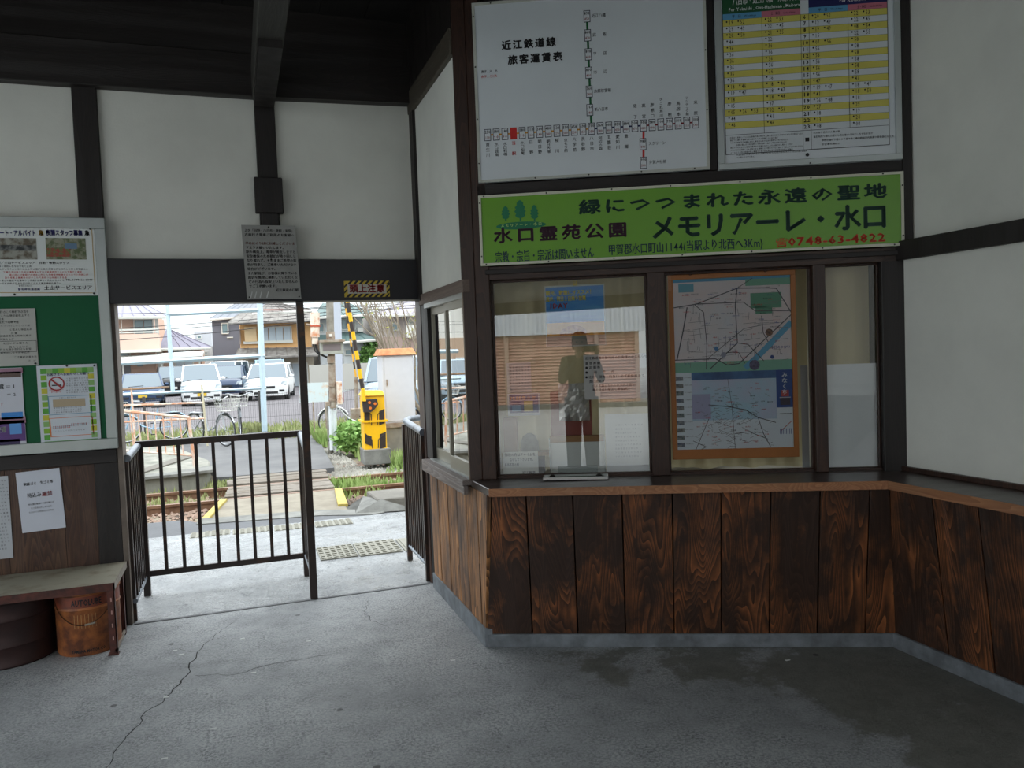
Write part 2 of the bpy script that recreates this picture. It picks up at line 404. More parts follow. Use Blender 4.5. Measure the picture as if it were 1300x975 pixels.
# ---- exit wall
wf = sroot('wall_front')
W0 = 5.12
S('plaster_panel', MB().box(-3.3, -0.82, W0 + .03, W0 + .13, 2.36, 3.2), M_plaster, wf)
S('plaster_panel', MB().box(-0.70, 0.18, W0 + .03, W0 + .13, 2.16, 3.2), M_plaster, wf)
S('plaster_panel', MB().box(0.29, 1.17, W0 + .03, W0 + .13, 2.16, 3.2), M_plaster, wf)
S('post', MB().box(-0.827, -0.697, W0, W0 + .14, 0.0, 3.2), M_beam, wf, bev=.004)
S('king_post', MB().box(0.174, 0.295, W0, W0 + .14, 2.15, 3.2), M_beam, wf, bev=.004)
S('bracket', MB().box(0.15, 0.318, W0 - .03, W0 + .02, 2.46, 2.68), M_beam, wf, bev=.005)
S('bracket', MB().box(0.185, 0.285, W0 - .03, W0 + .02, 2.36, 2.46), M_beam, wf, bev=.005)
S('lintel', MB().box(-0.70, 1.19, W0 - .03, W0 + .15, 1.912, 2.175), mat('lintel_paint', (30, 28, 33), .45, var=.25, scale=5), wf, bev=.004)
S('wall_plate', MB().box(-3.3, 0.24, W0 - .05, W0 + .16, 3.165, 3.42), M_beamx, wf, bev=.004)
S('wall_plate', MB().hexa([(0.24, W0 - .05, 3.165), (1.22, W0 - .05, 3.19), (1.22, W0 + .16, 3.19), (0.24, W0 + .16, 3.165)], [(0.24, W0 - .05, 3.42), (1.22, W0 - .05, 3.42), (1.22, W0 + .16, 3.42), (0.24, W0 + .16, 3.42)]), M_beamx, wf)
S('gable_infill', MB().box(-3.3, 1.3, W0 + .0, W0 + .14, 3.42, 3.75), M_beamx, wf)
S('dado_rail', MB().box(-3.3, -0.70, W0 - .015, W0 + .05, 0.98, 1.06), M_beamx, wf, bev=.003)
for i in range(9):
    x0 = -3.3 + i * 0.288; S('dado_board', MB().box(x0 + .001, x0 + .287, W0 + .01, W0 + .04, 0.02, 0.98), M_dado, wf)
S('backing', MB().box(-3.3, -0.83, W0 + .05, W0 + .14, 0.0, 2.36), M_beam, wf)
S('jamb', MB().box(-0.697, -0.668, W0 - .01, W0 + .14, 0.0, 1.915), mat('jamb_grey_brown', (118, 106, 96), .6, var=.3, scale=12), wf, bev=.002)
S('door_jamb', MB().box(1.162, 1.20, W0 - .01, W0 + .14, 0.0, 1.915), M_post, wf, bev=.003)

# ---- side wall of the booth, with a sliding window
ws = sroot('wall_side')
S('plaster_panel', MB().box(1.165, 1.25, 4.06, 5.14, 1.93, 3.16), M_plaster, ws)
S('top_beam', MB().box(1.14, 1.26, 4.05, 5.14, 3.13, 3.27), wood('top_beam_wood', (56, 50, 42), (92, 84, 72), (80, 72, 60), .6, axis='Y'), ws, bev=.004)
S('upper_infill', MB().box(1.15, 1.26, 4.05, 5.14, 3.27, 3.75), M_beam, ws)
S('corner_strip', MB().box(1.145, 1.20, 5.03, 5.13, 1.9, 3.2), M_beam, ws)
S('head_beam', MB().box(1.15, 1.25, 4.02, 5.09, 1.872, 1.940), wood('head_beam_wood', (88, 74, 66), (122, 106, 96), (110, 96, 88), .6, axis='Y', bump=.1), ws, bev=.002)
S('sill', MB().box(1.105, 1.25, 4.02, 5.0, 0.834, 0.862), wood('sill_wood', (84, 74, 70), (142, 130, 124), (150, 142, 138), .6, axis='Y', bump=.15), ws, bev=.002)
S('sill_face', MB().box(1.105, 1.13, 4.0, 5.0, 0.79, 0.834), wood('sill_wood', (84, 74, 70), (142, 130, 124), (150, 142, 138), .6, axis='Y'), ws, bev=.002)
S('window_jamb', MB().box(1.165, 1.26, 4.93, 5.09, 0.862, 1.872), M_beam, ws)
S('backing', MB().prism([(1.168, 3.90), (1.25, 3.9), (1.25, 5.10), (1.168, 5.10)], 0.07, 0.815, 'z'), M_black, ws)
ys = [pxx(x, 640, 1.16).y for x in (549.5, 557.5, 569, 580.5, 592.8, 606.5)]
ys = [5.0] + ys[1:] + [3.745]
for i in range(len(ys) - 1):
    a, b_ = ys[i], ys[i + 1]; bb = b_ if i < len(ys) - 2 else 3.875
    e_ = random.uniform(-.003, .003)
    S('plank', MB().hexa([(1.16 + e_, bb + .006, .07), (1.18, bb + .006, .07), (1.18, a - .006, .07), (1.16 + e_, a - .006, .07)],
                         [(1.155 + e_, b_ + .006, .822), (1.18, b_ + .006, .822), (1.18, a - .006, .822), (1.155 + e_, a - .006, .822)]), M_plank2, ws, bev=.002)
w4 = sroot('window_4')
S('track_head', MB().box(1.150, 1.235, 4.04, 4.95, 1.842, 1.872), M_alu, w4, bev=.002)
S('track_sill', MB().box(1.150, 1.235, 4.04, 4.95, 0.862, 0.872), M_alu, w4)
def sash(x, y0, y1, zb=.075, s0=.028):
    f = MB(); z0, z1 = .872, 1.842
    f.box(x, x + .022, y0, y1, z0, z0 + zb); f.box(x, x + .022, y0, y1, z1 - .045, z1)
    f.box(x, x + .022, y0, y0 + s0, z0 + zb, z1 - .045); f.box(x, x + .022, y1 - .028, y1, z0 + zb, z1 - .045)
    o = S('sash', f, M_sash, w4, bev=.0015)
    S('pane', MB().quad((x + .011, y1 - .026, z0 + zb - .002), (x + .011, y0 + .01, z0 + zb - .002), (x + .011, y0 + .01, z1 - .043), (x + .011, y1 - .026, z1 - .043)), glass('window_glass_side', 0.5), w4)
sash(1.160, 4.045, 4.475, .075, .012); sash(1.190, 4.43, 4.94, .07)
S('jamb_strip', MB().box(1.150, 1.20, 4.036, 4.046, .862, 1.872), mat('jamb_strip', (142, 128, 112), .5), w4, bev=.002)
P('notice_sheet', MB().add([(1.212, 4.56 + .02 * math.sin(i * .9), 1.25 + i * .055) for i in range(11)] + [(1.207, 4.80 + .035 * math.sin(i * .55 + 1), 1.25 + i * .055) for i in range(11)],
  [(i, i + 1, i + 12, i + 11) for i in range(10)]), mat('paper_sheet', (206, 210, 208), .8), None)
tag(bpy.data.objects['notice_sheet'], 'pale curled sheet hanging inside the far pane of the side sliding window', 'paper')

# ---- ticket booth wall (frame: along the wall, into the wall, up)
wb = sroot('wall_booth', T0, TA)
V = 0.28
S('corner_post', MB().box(-0.078, 0.0, V, V + .13, 0.86, 3.75), M_post, wb, bev=.004)
S('corner_post_cheek', MB().box(-0.152, -0.078, V + .004, V + .15, 0.86, 3.75), M_post, wb, bev=.004)
S('cap_rail', MB().box(-0.05, 2.13, V, V + .12, 2.378, 2.436), M_beamx, wb, bev=.003)
S('head_rail', MB().box(-0.0, 2.13, V, V + .12, 1.928, 2.0), wood('head_rail_wood', (40, 28, 25), (66, 46, 38), (80, 60, 48), .5, axis='X'), wb, bev=.003)
S('head_rail_lip', MB().box(-0.02, 2.13, V - .012, V, 1.958, 1.982), M_beamx, wb, bev=.002)
S('mullion', MB().box(0.829, 0.919, V, V + .12, .862, 1.93), M_post, wb, bev=.003)
S('mullion', MB().box(1.668, 1.728, V, V + .12, .862, 1.93), M_post, wb, bev=.003)
S('sign_board_wall', MB().box(-0.05, 2.13, V + .03, V + .10, 1.99, 3.75), M_beamx, wb)
S('end_post', MB().box(2.004, 2.14, V - .0, V + .2, .850, 2.39), M_beam, wb, bev=.004)
S('end_post_upper', MB().box(2.112, 2.158, V - .01, V + .1, 2.03, 3.75), M_beam, wb, bev=.003)
S('board_divider', MB().box(1.164, 1.203, V - .005, V + .08, 2.436, 3.75), M_beam, wb, bev=.003)
S('cross_rail', MB().box(-0.05, 2.13, V, V + .1, 3.40, 3.60), M_beamx, wb)
S('backing', MB().box(-0.05, 2.0, .17, .2, 0.0, .82), M_black, wb)
S('bottom_rail', MB().box(0.0, 2.004, V + .03, V + .09, .860, .872), M_post, wb)
us = [0.0] + [tk(x, 640, .03)[0] for x in (668, 727.4, 790, 854, 916, 979, 1042, 1105)] + [1.937]
for i in range(len(us) - 1):
    a, b_ = us[i] + .003, us[i + 1] - .003
    ab = a if i else -0.066
    ys_ = .03 + random.uniform(-.003, .003)
    S('plank', MB().hexa([(ab, .135, .07), (b_ + (.055 if i == len(us) - 2 else 0), .135, .07), (b_ + (.055 if i == len(us) - 2 else 0), .16, .07), (ab, .16, .07)],
                         [(a, ys_, .815), (b_, ys_, .815), (b_, .16, .815), (a, .16, .815)]), M_plank, wb, bev=.002)
0 and S('corner_bead', MB().hexa([(-.076, .135, .07), (-.064, .132, .07), (-.06, .15, .07), (-.07, .15, .07)], [(-.012, .03, .815), (0.0, .027, .815), (.004, .04, .815), (-.006, .04, .815)]), M_plank2, wb)

def window(n, u0, u1, sw, gmat):
    w = sroot('window_%d' % n, tp(u0, 0), TA); ww = u1 - u0
    S('sash', MB().frame(0, ww, .866, 1.928, sw, V + .045, V + .07), M_post, w, bev=.002)
    S('pane', MB().rect(sw * .8, ww - sw * .8, .868 + sw * .6, 1.926 - sw * .6, V + .057), gmat, w)
window(1, 0.0, 0.829, 0.012, glass('window_glass_front', 0.17, (0.97, 0.98, 0.97)))
window(2, 0.919, 1.668, 0.012, glass('window_glass_map', 0.04, (0.98, 0.99, 0.98)))
window(3, 1.728, 2.004, 0.010, glass('window_glass_end', 0.0, (0.98, 0.99, 0.98)))

# ---- right wall
wr = sroot('wall_right')
S('plaster_panel', MB().box(3.2, 3.3, -1.95, 3.3, 0.86, 1.95), M_plaster, wr)
S('plaster_panel', MB().box(3.245, 3.3, -1.95, 3.3, 2.0, 3.75), M_plaster, wr)
S('rail_beam', MB().box(3.165, 3.30, -1.95, 3.14, 1.932, 2.027), M_beam, wr, bev=.003)
S('skirting_strip', MB().box(3.175, 3.22, -1.95, 3.14, 0.860, 0.884), M_post, wr, bev=.002)
S('backing', MB().box(3.06, 3.3, -1.95, 3.05, 0.0, .82), M_black, wr)
yr = [2.932, pxx(1181.5, 635, 2.93).y, pxx(1240, 644.6, 2.93).y]
while yr[-1] > -1.9: yr.append(yr[-1] - .262)
for i in range(len(yr) - 1):
    a, b_ = yr[i] - .003, yr[i + 1] + .003; at = a + (.08 if i == 0 else 0)
    S('plank', MB().hexa([(3.025, b_, .07), (3.06, b_, .07), (3.06, at, .07), (3.025, at, .07)], [(2.935, b_, .815), (3.06, b_, .815), (3.06, a, .815), (2.935, a, .815)]), M_plank, wr, bev=.002)

# ---- concrete kicks
S('baseboard_booth', MB().prism([(-.074, .128), (2.02, .128), (2.02, .2), (-.04, .2)], 0, .070, 'z'), M_conc, None, loc=T0, rz=TA, bev=.003)
S('baseboard_side', MB().prism([(1.150, 3.865), (1.19, 3.85), (1.19, 5.02), (1.150, 5.02)], 0, .10, 'z'), M_conc, None, bev=.003)
S('baseboard_right', MB().box(3.008, 3.09, -1.95, 3.0, 0, .074), M_conc, None, bev=.003)

# ---- counter
ct = thing('ticket_counter', 'dark glossy wooden counter ledge running under the booth windows and along the white wall', 'counter')
pts = [(1.158, 3.722), (2.905, 2.907), (2.905, -1.93), (3.199, -1.93), (3.199, 3.08)] + [tuple(tp(2.0, .335))[:2], tuple(tp(-.0, .335))[:2], (1.158, 4.04)]
P('worktop', MB().prism(pts, .822, .860, 'z'), wood('worktop_wood', (44, 36, 34), (74, 62, 58), (104, 96, 92), .3, axis='X', bump=.1), ct, bev=.003)
q0, q1 = Vector((1.158, 3.722, 0)), Vector((2.905, 2.907, 0)); d = -TN * .006
eb = wood('edge_band_wood', (128, 82, 54), (176, 124, 86), (166, 124, 92), .5, axis='X', bump=.1)
P('edge_band', MB().hexa([q0 + d + Vector((0, 0, .82)), q1 + d + Vector((0, 0, .82)), q1 + Vector((0, 0, .82)), q0 + Vector((0, 0, .82))], [q0 + d + Vector((0, 0, .8605)), q1 + d + Vector((0, 0, .8605)), q1 + Vector((0, 0, .8605)), q0 + Vector((0, 0, .8605))]), eb, ct)
P('edge_band', MB().box(2.898, 2.905, -1.93, 2.905, .82, .8605), wood('edge_band_wood_y', (128, 82, 54), (176, 124, 86), (166, 124, 92), .5, axis='Y', bump=.1), ct)

# ---- rest of the hall: left wall, rear wall, ceiling
wl = sroot('wall_left')
S('plaster_panel', MB().box(-3.4, -3.3, -1.95, 0.0, 0.9, 3.75), M_plaster, wl)
S('dado', MB().box(-3.4, -3.28, -1.95, 0.0, 0, 0.9), M_dado, wl)
S('plaster_panel', MB().box(-3.4, -3.3, 4.3, 5.25, 0.0, 3.75), M_plaster, wl)
S('plaster_panel', MB().box(-3.4, -3.3, 0.0, 4.3, 3.4, 3.75), M_plaster, wl)
S('door_post', MB().box(-3.42, -3.26, -0.08, 0.04, 0, 3.4), M_beam, wl); S('door_post', MB().box(-3.42, -3.26, 4.26, 4.38, 0, 3.4), M_beam, wl)  # wide opening in this unseen wall, added to brighten the hall
S('lintel', MB().box(-3.42, -3.26, -0.08, 4.38, 2.6, 2.75), M_beam, wl)
wq = sroot('wall_rear')
S('plaster_panel', MB().box(0.30, 2.0, -1.95, -1.85, 0.9, 2.9), mat('rear_boarding', (120, 104, 90), .8, var=.2), wq)
S('plaster_panel', MB().box(-3.4, 3.3, -1.95, -1.85, 3.5, 3.75), M_plaster, wq)
for x in (-3.3, -1.7, -.1, 1.5, 3.1): S('added_transom_post', MB().box(x, x + .08, -1.95, -1.85, 2.88, 3.55), M_beam, wq)  # unseen transom openings, added to throw more light on the boards
S('dado', MB().box(0.30, 3.3, -1.95, -1.83, 0.0, 0.9), M_dado, wq)  # open above at the right: unseen window added for more rear light
S('plaster_panel', MB().box(-3.4, 0.30, -1.95, -1.85, 2.2, 2.9), M_plaster, wq)
S('lintel', MB().box(-3.4, 0.40, -1.97, -1.80, 2.06, 2.22), M_beamx, wq)
S('door_post', MB().box(-3.38, -3.28, -1.97, -1.80, 0, 2.1), M_beam, wq); S('door_post', MB().box(0.22, 0.34, -1.97, -1.80, 0, 2.1), M_beam, wq)
M_ceil = wood('ceiling_board', (16, 14, 13), (30, 26, 23), (36, 31, 27), .7, axis='Y', wornamt=.2)
ce = sroot('ceiling')
for i in range(24):
    x0 = -3.4 + i * .285; S('board', MB().box(x0 + .002, x0 + .283, -1.95, 5.25, 3.72, 3.74), M_ceil, ce)
S('roof_deck', MB().box(-3.5, 9.2, -2.05, 5.45, 3.76, 3.84), M_black, ce)
S('tie_beam', MB().box(0.165, 0.30, -1.9, 5.08, 3.14, 3.34), wood('tie_beam_wood', (40, 38, 34), (62, 60, 54), (54, 50, 44), .7, axis='Y'), ce, bev=.005)
S('tie_beam', MB().box(-2.2, -2.05, -1.9, 5.08, 3.30, 3.50), M_ceil, ce)
S('cross_beam', MB().box(-3.3, 3.2, 2.2, 2.35, 3.50, 3.70), M_beamx, ce)
S('tie_beam_joint', MB().box(0.175, 0.29, 4.1, 5.06, 3.10, 3.145), M_beam, ce)

# ---- room behind the booth windows
bi = sroot('wall_booth_inner')
M_off = mat('office_wall', (196, 190, 176), .8)
for q in ((1.25, 1.9, 0, 3.75), (3.1, 9, 0, 3.75), (1.9, 3.1, 0, .95), (1.9, 3.1, 2.1, 3.75)): S('panel', MB().box(q[0], q[1], 5.0, 5.14, q[2], q[3]), M_off, bi)  # gap between panels: unseen office window added to backlight the curtains
S('panel', MB().box(3.3, 3.4, 3.3, 5.14, 0, 3.75), M_off, bi)
# ================================================================== BOARDS, SIGNS AND PAPERS
class Bd:
    """flat print on a board: pixel readings are turned into places on the board's own real plane"""
    def __init__(s, root, org, rz, mp): s.root = root; s.org = org; s.mp = mp; s.mbs = {}; root.location = org; root.rotation_euler = (0, 0, rz)
    def l(s, x, y): return s.mp(x, y)
    def mb(s, key, name='print', lay=1):
        k = (key, name, lay)
        if k not in s.mbs: s.mbs[k] = MB()
        return s.mbs[k]
    def rect(s, m, x0, y0, x1, y1, lay=1, name='print_block'):
        a = s.l(x0, y0); b = s.l(x1, y1); s.mb(m, name, lay).rect(a[0], b[0], b[1], a[1], -.0006 * lay); return a, b
    def line(s, m, x0, y0, x1, y1, w, lay=2, name='rule'):
        a = s.l(x0, y0); b = s.l(x1, y1); dx, dz = b[0] - a[0], b[1] - a[1]; L = math.hypot(dx, dz) + 1e-9; nx, nz_ = -dz / L * w / 2, dx / L * w / 2; y = -.0006 * lay
        s.mb(m, name, lay).quad((a[0] - nx, y, a[1] - nz_), (b[0] - nx, y, b[1] - nz_), (b[0] + nx, y, b[1] + nz_), (a[0] + nx, y, a[1] + nz_))
    def t(s, m, tx, x0, x1, yb, hpx, bold=0, lay=3, st=1.0):
        a = s.l(x0, yb); b = s.l(x1, yb); k = (b[0] - a[0]) / max(x1 - x0, 1)
        text(s.mb(m, 'lettering', lay), tx, a[0], a[1], hpx * k, b[0] - a[0], bold, -.0006 * lay, st=st)
    def v(s, m, st, xc, y0, y1, hpx, bold=0, lay=3):
        a = s.l(xc, y0); b = s.l(xc, y1); k = abs(a[1] - b[1]) / (y1 - y0)
        vtext(s.mb(m, 'lettering', lay), st, a[0], a[1], hpx * k, a[1] - b[1], bold, -.0006 * lay)
    def done(s):
        for (m, name, lay), b in s.mbs.items():
            o = P(name, b, m, s.root)
            if len(b.f) > 1: o['kind'] = 'stuff'

def tboard(root, u0, z0, v):
    org = tp(u0, v, z0)
    def mp(x, y): q = tk(x, y, v); return (q[0] - u0, q[1] - z0)
    return Bd(root, org, TA, mp)
def eboard(root, x0, z0, Y):
    def mp(x, y): q = py(x, y, Y); return (q.x - x0, q.z - z0)
    return Bd(root, (x0, Y, z0), 0, mp)
M_white = mat('board_white', (214, 220, 224), .35, var=.04, scale=3)
M_strip = mat('board_edge_strip', (196, 198, 188), .5, var=.2, scale=10)
M_nail = mat('nail_dark', (40, 38, 36), .4, .5)
def nails(root, pts, y=-.004, r=.004):
    for x, z in pts: P('nail', MB().lathe([(r, 0), (r, -.003), (.0004, -.004)], (x, y, z), 8, 'y'), M_nail, root)

# ---- fare board
r = thing('fare_board', 'white railway fare board with a station line diagram and one red station box', 'sign')
B = tboard(r, -0.035, 2.44, .262)
P('panel', MB().box(0, 1.198, 0, .016, 0, .93), M_white, r)
P('edge_strip', MB().frame(0, 1.198, 0, .93, .014, -.004, .0), M_strip, r)
nails(r, [(.007, .1), (.007, .33), (.007, .6), (.007, .86), (1.19, .3), (1.19, .6), (.1, .922), (.38, .922), (.7, .922), (.3, .008), (.58, .008), (.85, .008), (1.12, .008)])
B.t(BLK, '近江鉄道線', 637, 706, 64.5, 12.3, 2); B.t(BLK, '旅客運賃表', 645, 714.5, 83, 12.3, 2)
B.t(BLK, '黒字…大　人', 611, 632, 93.6, 4); B.t(RED, '赤字…こども', 611, 632, 99.8, 4)
cz = lambda x, y: (590 + x / 4.0625, y / 4.0625)
names = ['貴生川', '水口城南', '水口石橋', '当駅', '水口松尾', '日野', '朝日野', '朝日大塚', '桜川', '京セラ前', '大学前', '長谷野', '八日市', '河辺の森', '五箇荘', '愛知川', '豊郷', '尼子', '高宮', '彦根口', 'ひこね芹川', '彦根', '鳥居本', 'フジテック前', '米原']
fares = ['250/130', '180/90', '180/90', '', '180/90', '310/160', '360/180', '480/240', '530/270', '590/300', '650/330', '690/350', '700/350', '760/380', '800/400', '850/430', '880/440', '930/470', '950/480', '980/490', '990/500', '990/500', '1010/510', '1010/510', '1080/540']
M_yel = mat('print_yellow_ochre', (214, 150, 40), .6); M_navy = mat('print_navy', (30, 40, 92), .6); M_grn = mat('print_green', (20, 92, 50), .6); M_maroon = mat('print_maroon', (140, 30, 40), .6)
M_box = mat('box_white', (214, 218, 222), .5)
def sbox(xc, yc, fare, w=8.9, h=14.5, red=False):
    if red: B.rect(RED, xc - w / 2, yc - h / 2, xc + w / 2, yc + h / 2, 3, 'station_box'); return
    B.rect(mat('box_outline', (36, 40, 60), .6), xc - w / 2, yc - h / 2, xc + w / 2, yc + h / 2, 3, 'station_box'); B.rect(M_box, xc - w / 2 + .8, yc - h / 2 + .8, xc + w / 2 - .8, yc + h / 2 - .8, 4, 'station_box_face')
    a, c = fare.split('/')
    B.t(BLK, a, xc - 3.4, xc + 3.4, yc - 1.0, 5.2, 2, 5); B.t(M_maroon, c, xc - 3.0, xc + 3.0, yc + 5.8, 4.6, 1, 5)
pos = []
for i in range(25):
    x, y = cz(118 + i * 44.65, 697 - i * 2.72); pos.append((x, y))
for i in range(24):
    (x0, y0), (x1, y1) = pos[i], pos[i + 1]
    B.line(M_yel if i < 12 else M_navy if i < 18 else M_maroon, x0, y0, x1, y1, .008, 2, 'route_line')
vp_ = [cz(630, 85), cz(634, 183), cz(637, 281), cz(639, 376), cz(642, 473), cz(645, 568)]
B.line(M_grn, *vp_[0], *pos[12], .011, 2, 'route_line')
dn = [cz(919, 744), cz(922, 840)]
B.line(RED, *pos[18], *dn[1], .011, 2, 'route_line')
for i, (x, y) in enumerate(pos):
    sbox(x, y, fares[i], red=(i == 3)); nm = names[i]; below = i < 17
    hh = 5.2
    y0, y1 = (y + 9.5, y + 28) if below else (y - 34 if len(nm) > 4 else y - 28, y - 9)
    B.v(RED if i == 3 else BLK, nm, x, y0, y1, hh if len(nm) < 5 else 4.4, 1 if i == 3 else 0)
for (x, y), f, nm, xr in zip(vp_, ['890/450', '860/430', '800/400', '800/400', '760/380', '760/380'], ['近江八幡', '武　佐', '平　田', '市　辺', '太郎坊宮前', '新八日市'], [769, 770, 771, 771, 776, 772]):
    sbox(x, y, f); B.t(BLK, nm, x + 6, xr, y + 2, 5)
for (x, y), f, nm, xr in zip(dn, ['980/490', '990/500'], ['スクリーン', '多賀大社前'], [845, 846]): sbox(x, y, f); B.t(BLK, nm, x + 7, xr, y + 2, 5)
B.done()

# ---- timetable
r = thing('timetable_board', 'framed timetable with yellow and white rows under green and navy headings', 'sign')
B = tboard(r, 1.206, 2.432, .262)
P('panel', MB().box(0, .90, .002, .016, 0, .985), M_white, r)
P('frame', MB().frame(0, .90, 0, .985, .030, -.010, .002), mat('timetable_frame', (176, 182, 180), .35, .3), r, bev=.002)
u = lambda x, y: B.l(x, y)
xa = u(919.5, 100)[0]; xm = u(968.6, 100)[0]; xh0 = u(1017.6, 90)[0]; xh1 = u(1028, 90)[0]; xn = u(1077.5, 90)[0]; xz = u(1127.2, 90)[0]
zt = u(919.2, 26)[1]; zb = u(920.8, 172)[1]; rh = (zt - zb) / 18
My = mat('row_yellow', (206, 196, 92), .5); Mw = mat('row_white', (206, 212, 216), .5)
def lr(m, x0, x1, z0, z1, lay, name='print_block'): B.mb(m, name, lay).rect(x0, x1, z0, z1, -.0006 * lay)
lr(BLK, xa - .003, xz + .003, .075, .99, 1, 'rule'); lr(Mw, xa, xz, .078, .985, 2)
for k in range(18):
    z1 = zt - k * rh
    if k % 2 == 0: lr(My, xa, xz if k else xz, z1 - rh, z1, 3)
    lr(mat('print_line_grey', (90, 90, 70), .6), xa, xz, z1 - .0012, z1, 4, 'rule')
lr(Mw, xa, xh0, zb + 0 * rh, zb + rh - .001, 3)
for x in (xm, xn): lr(BLK, x - .0008, x + .0008, zb, zt, 5, 'rule')
for x in (xh0, xh1): lr(BLK, x - .0008, x + .0008, .078, zt, 5, 'rule')
lr(BLK, xa, xz, zb - .002, zb, 5, 'rule')
lr(mat('head_green', (16, 76, 40), .5), xa, xh0, zt + .030, zt + .118, 3); lr(mat('head_navy', (22, 26, 84), .5), xh1, xz, zt + .030, zt + .135, 3)
lr(mat('strip_blue', (88, 150, 190), .5), xa, xm, zt, zt + .03, 3); lr(mat('strip_pink', (190, 110, 128), .5), xm, xh0, zt, zt + .03, 3)
lr(mat('strip_blue', (88, 150, 190), .5), xh1, xn, zt, zt + .03, 3); lr(mat('strip_pink', (190, 110, 128), .5), xn, xz, zt, zt + .03, 3)
tt = lambda m, s, x, z, h, w, bold=0, lay=5: text(B.mb(m, 'lettering', lay), s, x, z, h, w, bold, -.0006 * lay)
tt(WHT, '八日市・近江八幡・米原 方面', xa + .05, zt + .068, .042, .33, 1); tt(WHT, 'For Yokaichi , Omi-Hachiman , Maibara', xa + .03, zt + .038, .024, .35)
tt(WHT, '貴生川 方面', xh1 + .15, zt + .075, .042, .14, 1); tt(WHT, 'For Kibukawa', xh1 + .15, zt + .04, .028, .13)
tt(BLK, '近江鉄道　水口駅　時刻表', xa + .08, zt + .128, .04, .34, 1)
for x, s, e_ in ((xa, '平　日', 'Weekdays'), (xm, '土・休日', 'Saturdays & Holidays'), (xh1, '平　日', 'Weekdays'), (xn, '土・休日', 'Saturdays & Holidays')):
    tt(BLK, s, x + .045, zt + .006, .017, .045, 1); tt(BLK, e_, x + .105, zt + .008, .013, .06)
data = ['19 52|22 53|20 52|22 53', '29 49|22 45|12 49|22 45', '20 50|21 55|19 49|08 54', '44|22|15|22 55', '36|36|07 56|58', '36|36|56|58', '36|36|56|58', '36|36|56|58', '36|36|56|58', '36|36|56|58', '18 46|18 46|47|47', '19 47|18 47|19 47|18 47', '18|18 48|41|18 50', '05|37|26 48|18', '05 26 53|02 56|27|29', '44|41|18|19', '46|46|13|24', '||08|08']
for k, row in enumerate(data):
    zz = zt - (k + 1) * rh
    tt(BLK, str(k + 6), (xh0 + xh1) / 2 - (.008 if k < 4 else .016), zz + .005, .026, .014 if k < 4 else .032, 2)
    for x, cell in zip((xa, xm, xh1, xn), row.split('|')):
        for j, c in enumerate(cell.split()):
            xx = x + .018 + j * .057
            tt(BLK, '●', xx - .004, zz + rh * .5, .012, .010); tt(BLK, c, xx + .010, zz + .003, .030, .022, 0)
def fill(x0, x1, z, h, lay=5, m=None): n = int((x1 - x0) / h / 0.95); tt(m or BLK, filler(max(n, 2)), x0, z, h, x1 - x0, 0, lay)
for i, (a, b_) in enumerate(((.02, .38), (.02, .26), (.02, .31), (.05, .30), (.02, .33), (.02, .38), (.02, .33), (.05, .40), (.05, .14))): fill(xa + a, xa + b_, zb - .020 - i * .0125, .0092)
for i, (a, b_) in enumerate(((.01, .14), (.01, .30), (.05, .40), (.05, .14))): fill(xh1 + a, xh1 + b_, zb - .022 - i * .02, .012)
tt(BLK, '■', xh0 + .008, zb - .06, .026, None); tt(BLK, '●', xh0 + .008, zb - .135, .024, None)
B.done(); nails(r, [(.45, .006), (.45, .978)], -.012)

# ---- green advertising sign
r = thing('green_sign', 'long green banner sign with dark green lettering and red telephone number above the booth windows', 'sign')
B = tboard(r, -0.04, 2.003, .262)
P('panel', MB().box(0, 2.150, 0, .016, 0, .370), mat('sign_green', (102, 158, 30), .35, var=.06, scale=3), r)
P('frame', MB().frame(0, 2.150, 0, .370, .014, -.006, .0), mat('sign_frame', (205, 204, 186), .45), r, bev=.001)
nails(r, [(x, .363) for x in (.03, .36, .70, 1.0, 1.35, 1.7, 2.05)] + [(x, .007) for x in (.03, .36, .70, 1.05, 1.4, 1.75, 2.1)] + [(.007, .33), (.007, .05), (2.143, .3), (2.143, .05)], -.006)
DG = mat('print_dark_green', (8, 60, 44), .5); DM = mat('print_dark_maroon', (56, 16, 40), .5); DT = mat('print_dark_teal', (14, 52, 66), .5); RO = mat('print_red_orange', (214, 62, 26), .5); EM = mat('print_emerald', (10, 112, 74), .5)
B.t(DG, '緑につつまれた永遠の聖地', 735, 1127, 273.5, 20, 2, st=1.45); B.t(DG, 'メモリアーレ・水口', 826, 1128, 306, 33, 2, st=1.1)
B.t(DM, '水口霊苑公園', 627, 797, 310, 19.5, 2, st=1.25); B.t(DT, '宗教・宗旨・宗派は問いません', 629, 755, 334.5, 15, 1)
B.t(DT, '甲賀郡水口町山1144(当駅より北西へ3Km)', 772, 969, 325, 15, 1); B.t(RO, '☎', 985, 997, 314.5, 12, 1); B.t(RO, '0748-63-4822', 1000, 1125, 314.2, 15, 2, st=1.5)
ex = lambda cx, cy, rx, ry, m, lay, n=20: B.mb(m, 'emblem', lay).add([(B.l(cx, cy)[0] + rx * math.cos(6.2832 * i / n), -.0006 * lay, B.l(cx, cy)[1] + ry * math.sin(6.2832 * i / n)) for i in range(n)], [tuple(range(n))])
ex(661.5, 286.3, .132, .020, EM, 2, 28)
